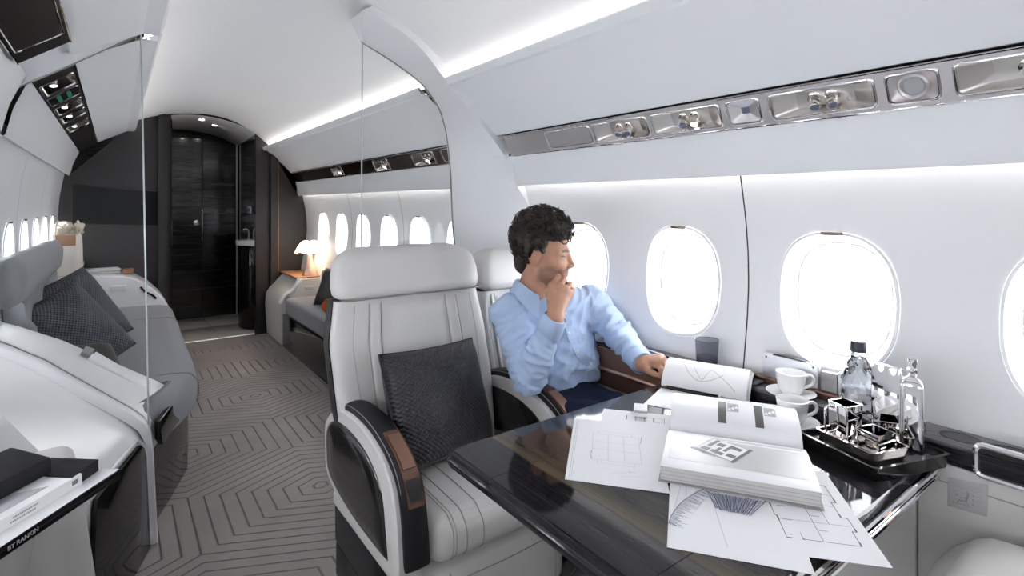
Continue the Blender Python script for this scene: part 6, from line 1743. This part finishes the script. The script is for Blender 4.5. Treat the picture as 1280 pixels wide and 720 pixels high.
t = open_tray('serving_tray', 'small polished metal tray standing on the black lacquer tray', .035, .146, .032, .172, .0207, .018, .004, 'nickel')
z1 = .0247
t = thing('creamer', 'square chrome jug with a looped handle on the metal tray', 'jug', tp(.070, .118, z1))
def sqvessel(t, a_, b_, s0, s1, h, m, nm, notch=False):
    def rg(s, z): return [tp(a_ + x, b_ + y, z1 + z) for x, y in roundpoly([(-s, -s), (s, -s), (s, s), (-s, s)], .005, 3)]
    bm = B(); loft(bm, [rg(s0, 0), rg(s0 + .001, .003), rg(s1, h), rg(s1 - .0025, h), rg(s0 - .003, .004)], True, True, True); put(nm, bm, m, t, smooth=35)
sqvessel(t, .085, .135, .0225, .0245, .078, 'chrome', 'jug_body')
bm = B(); tube(bm, roundpoly([(0, 0), (1, 0)], 0) and spline([tp(.060, .143, z1 + .068), tp(.050, .147, z1 + .070), tp(.043, .149, z1 + .064), tp(.043, .149, z1 + .040), tp(.043, .149, z1 + .018), tp(.050, .147, z1 + .012), tp(.062, .143, z1 + .014)], 5), .0028, 8); put('jug_handle', bm, 'chrome', t)
t = thing('sugar_bowl', 'low square chrome sugar bowl with a notched rim on the metal tray', 'bowl', tp(.075, .055, z1))
sqvessel(t, .096, .072, .0245, .0265, .040, 'chrome', 'bowl_body')
bm = B(); lathe(bm, [(0, 0), (.010, 0), (.010, .001), (0, .001)], tp(.096, .0448, z1 + .040), 18, tuple(-tb)); put('rim_notch', bm, 'blackmatte', t)
t = thing('spoon', 'small polished spoon lying on the metal tray by the jug', 'spoon', tp(.032, .095, z1))
bm = B(); tube(bm, spline([tp(.045, .060, z1 + .004), tp(.049, .080, z1 + .010), tp(.053, .098, z1 + .006)], 5), .003, 8); put('spoon_handle', bm, 'nickel', t)
bm = B(); softbox(bm, tp(.0545, .104, z1 + .006), (.018, .024, .007), .0034, n=6); put('spoon_bowl', bm, 'nickel', t, smooth=70)

# faceted water bottle
bc = Vector((1.382, .522, TZ + .0215))
t = thing('water_bottle', 'clear faceted water bottle with a dark cap before the oval window', 'bottle', bc)
prof = [(.030, 0), (.034, .006), (.036, .03), (.031, .055), (.037, .08), (.034, .105), (.036, .128), (.029, .150), (.022, .172), (.0155, .185), (.0145, .205)]
rings = []
for i, (r, z) in enumerate(prof):
    n = 10; off = (i % 2) * PI / n
    rings.append([bc + Vector((r * math.cos(2 * PI * k / n + off), r * math.sin(2 * PI * k / n + off), z * .93)) for k in range(n)])
bm = B(); vs = [[bm.verts.new(p) for p in r] for r in rings]; n = 10
for i in range(len(vs) - 1):
    for k in range(n):
        j = (k + 1) % n
        if i % 2: bm.faces.new((vs[i][k], vs[i][j], vs[i + 1][j])); bm.faces.new((vs[i][k], vs[i + 1][j], vs[i + 1][k]))
        else: bm.faces.new((vs[i][k], vs[i][j], vs[i + 1][k])); bm.faces.new((vs[i][j], vs[i + 1][j], vs[i + 1][k]))
bm.faces.new(vs[0][::-1])
mb = bpy.data.materials.new('bottle_plastic'); mb.use_nodes = True; nt = mb.node_tree; pb = nt.nodes['Principled BSDF']
pb.inputs['Transmission Weight'].default_value = 1.0; pb.inputs['IOR'].default_value = 1.33; pb.inputs['Roughness'].default_value = 0.0; pb.inputs['Base Color'].default_value = (.90, .92, .95, 1); M['bottleglass'] = mb
bm.faces.new(vs[-1]); put('bottle_body', bm, 'bottleglass', t, smooth=None)
bm = B(); lathe(bm, [(0, .186), (.0165, .186), (.0168, .189), (.0162, .208), (.015, .210), (0, .210)], bc, 24); put('bottle_cap', bm, 'capblue', t, smooth=30)

# chrome flask, slab case and clear stand
def slab(t, c, w, d, h, rot, m, nm, r=.004):
    bm = B(); box(bm, (0, 0, h / 2), (w, d, h), r); bm.transform(Matrix.Translation(c) @ Matrix.Rotation(rot, 4, 'Z')); return put(nm, bm, m, t, smooth=30)
fz = TZ + .0215
ra = math.atan2(-.318, .948)
c1 = tp(.146, .086); c1.z = fz
t = thing('chrome_case', 'tall flat chrome case standing on the black tray beside the bottle', 'case', c1)
slab(t, c1,   .016, .056, .174, .02, 'chrome', 'case_body', .003)
c2 = tp(.183, .056); c2.z = fz
t = thing('chrome_flask', 'chrome flask with a short neck and stopper behind the flat chrome case', 'flask', c2)
bm = B(); R_ = Matrix.Rotation(.10, 4, 'Z'); rr = []
for f, z in ((.8, 0), (1, .004), (1, .145), (.93, .156), (.7, .164), (.34, .170), (.30, .178)):
    rr.append([Vector(c2) + (R_ @ Vector((x * f, y * f, z * .92))) for x, y in roundpoly([(-.016, -.021), (.016, -.021), (.016, .021), (-.016, .021)], .008, 4)])
loft(bm, rr); put('flask_body', bm, 'chrome', t, smooth=40)
bm = B(); lathe(bm, [(0, .163), (.0095, .163), (.0105, .166), (.0105, .171), (.008, .173), (.008, .181), (.0095, .185), (.0095, .193), (0, .194)], c2, 20); put('flask_stopper', bm, 'chrome', t, smooth=40)
c3 = tp(.200, .128); c3.z = fz
t = thing('acrylic_stand', 'clear acrylic sheet standing behind the chrome flask', 'stand', c3)
slab(t, c3, .004, .11, .158, -.35, 'acrylic', 'acrylic_sheet', .0006)
bm = B(); R_ = Matrix.Rotation(-.35, 4, 'Z'); tube(bm, [Vector(c3) + R_ @ Vector(p_) for p_ in ((0, .04, .158), (0, -.055, .158), (0, -.055, .120))], .0016, 6); put('polished_edge', bm, 'paper', t)
t = thing('black_stopper', 'small dark cone stopper on the ledge end behind the acrylic sheet', 'stopper', (1.448, .440, LZt))
bm = B(); lathe(bm, [(0, 0), (.020, 0), (.018, .006), (.009, .022), (.007, .026), (0, .027)], (1.448, .438, LZt), 20); put('stopper_body', bm, 'blackgloss', t, smooth=40)
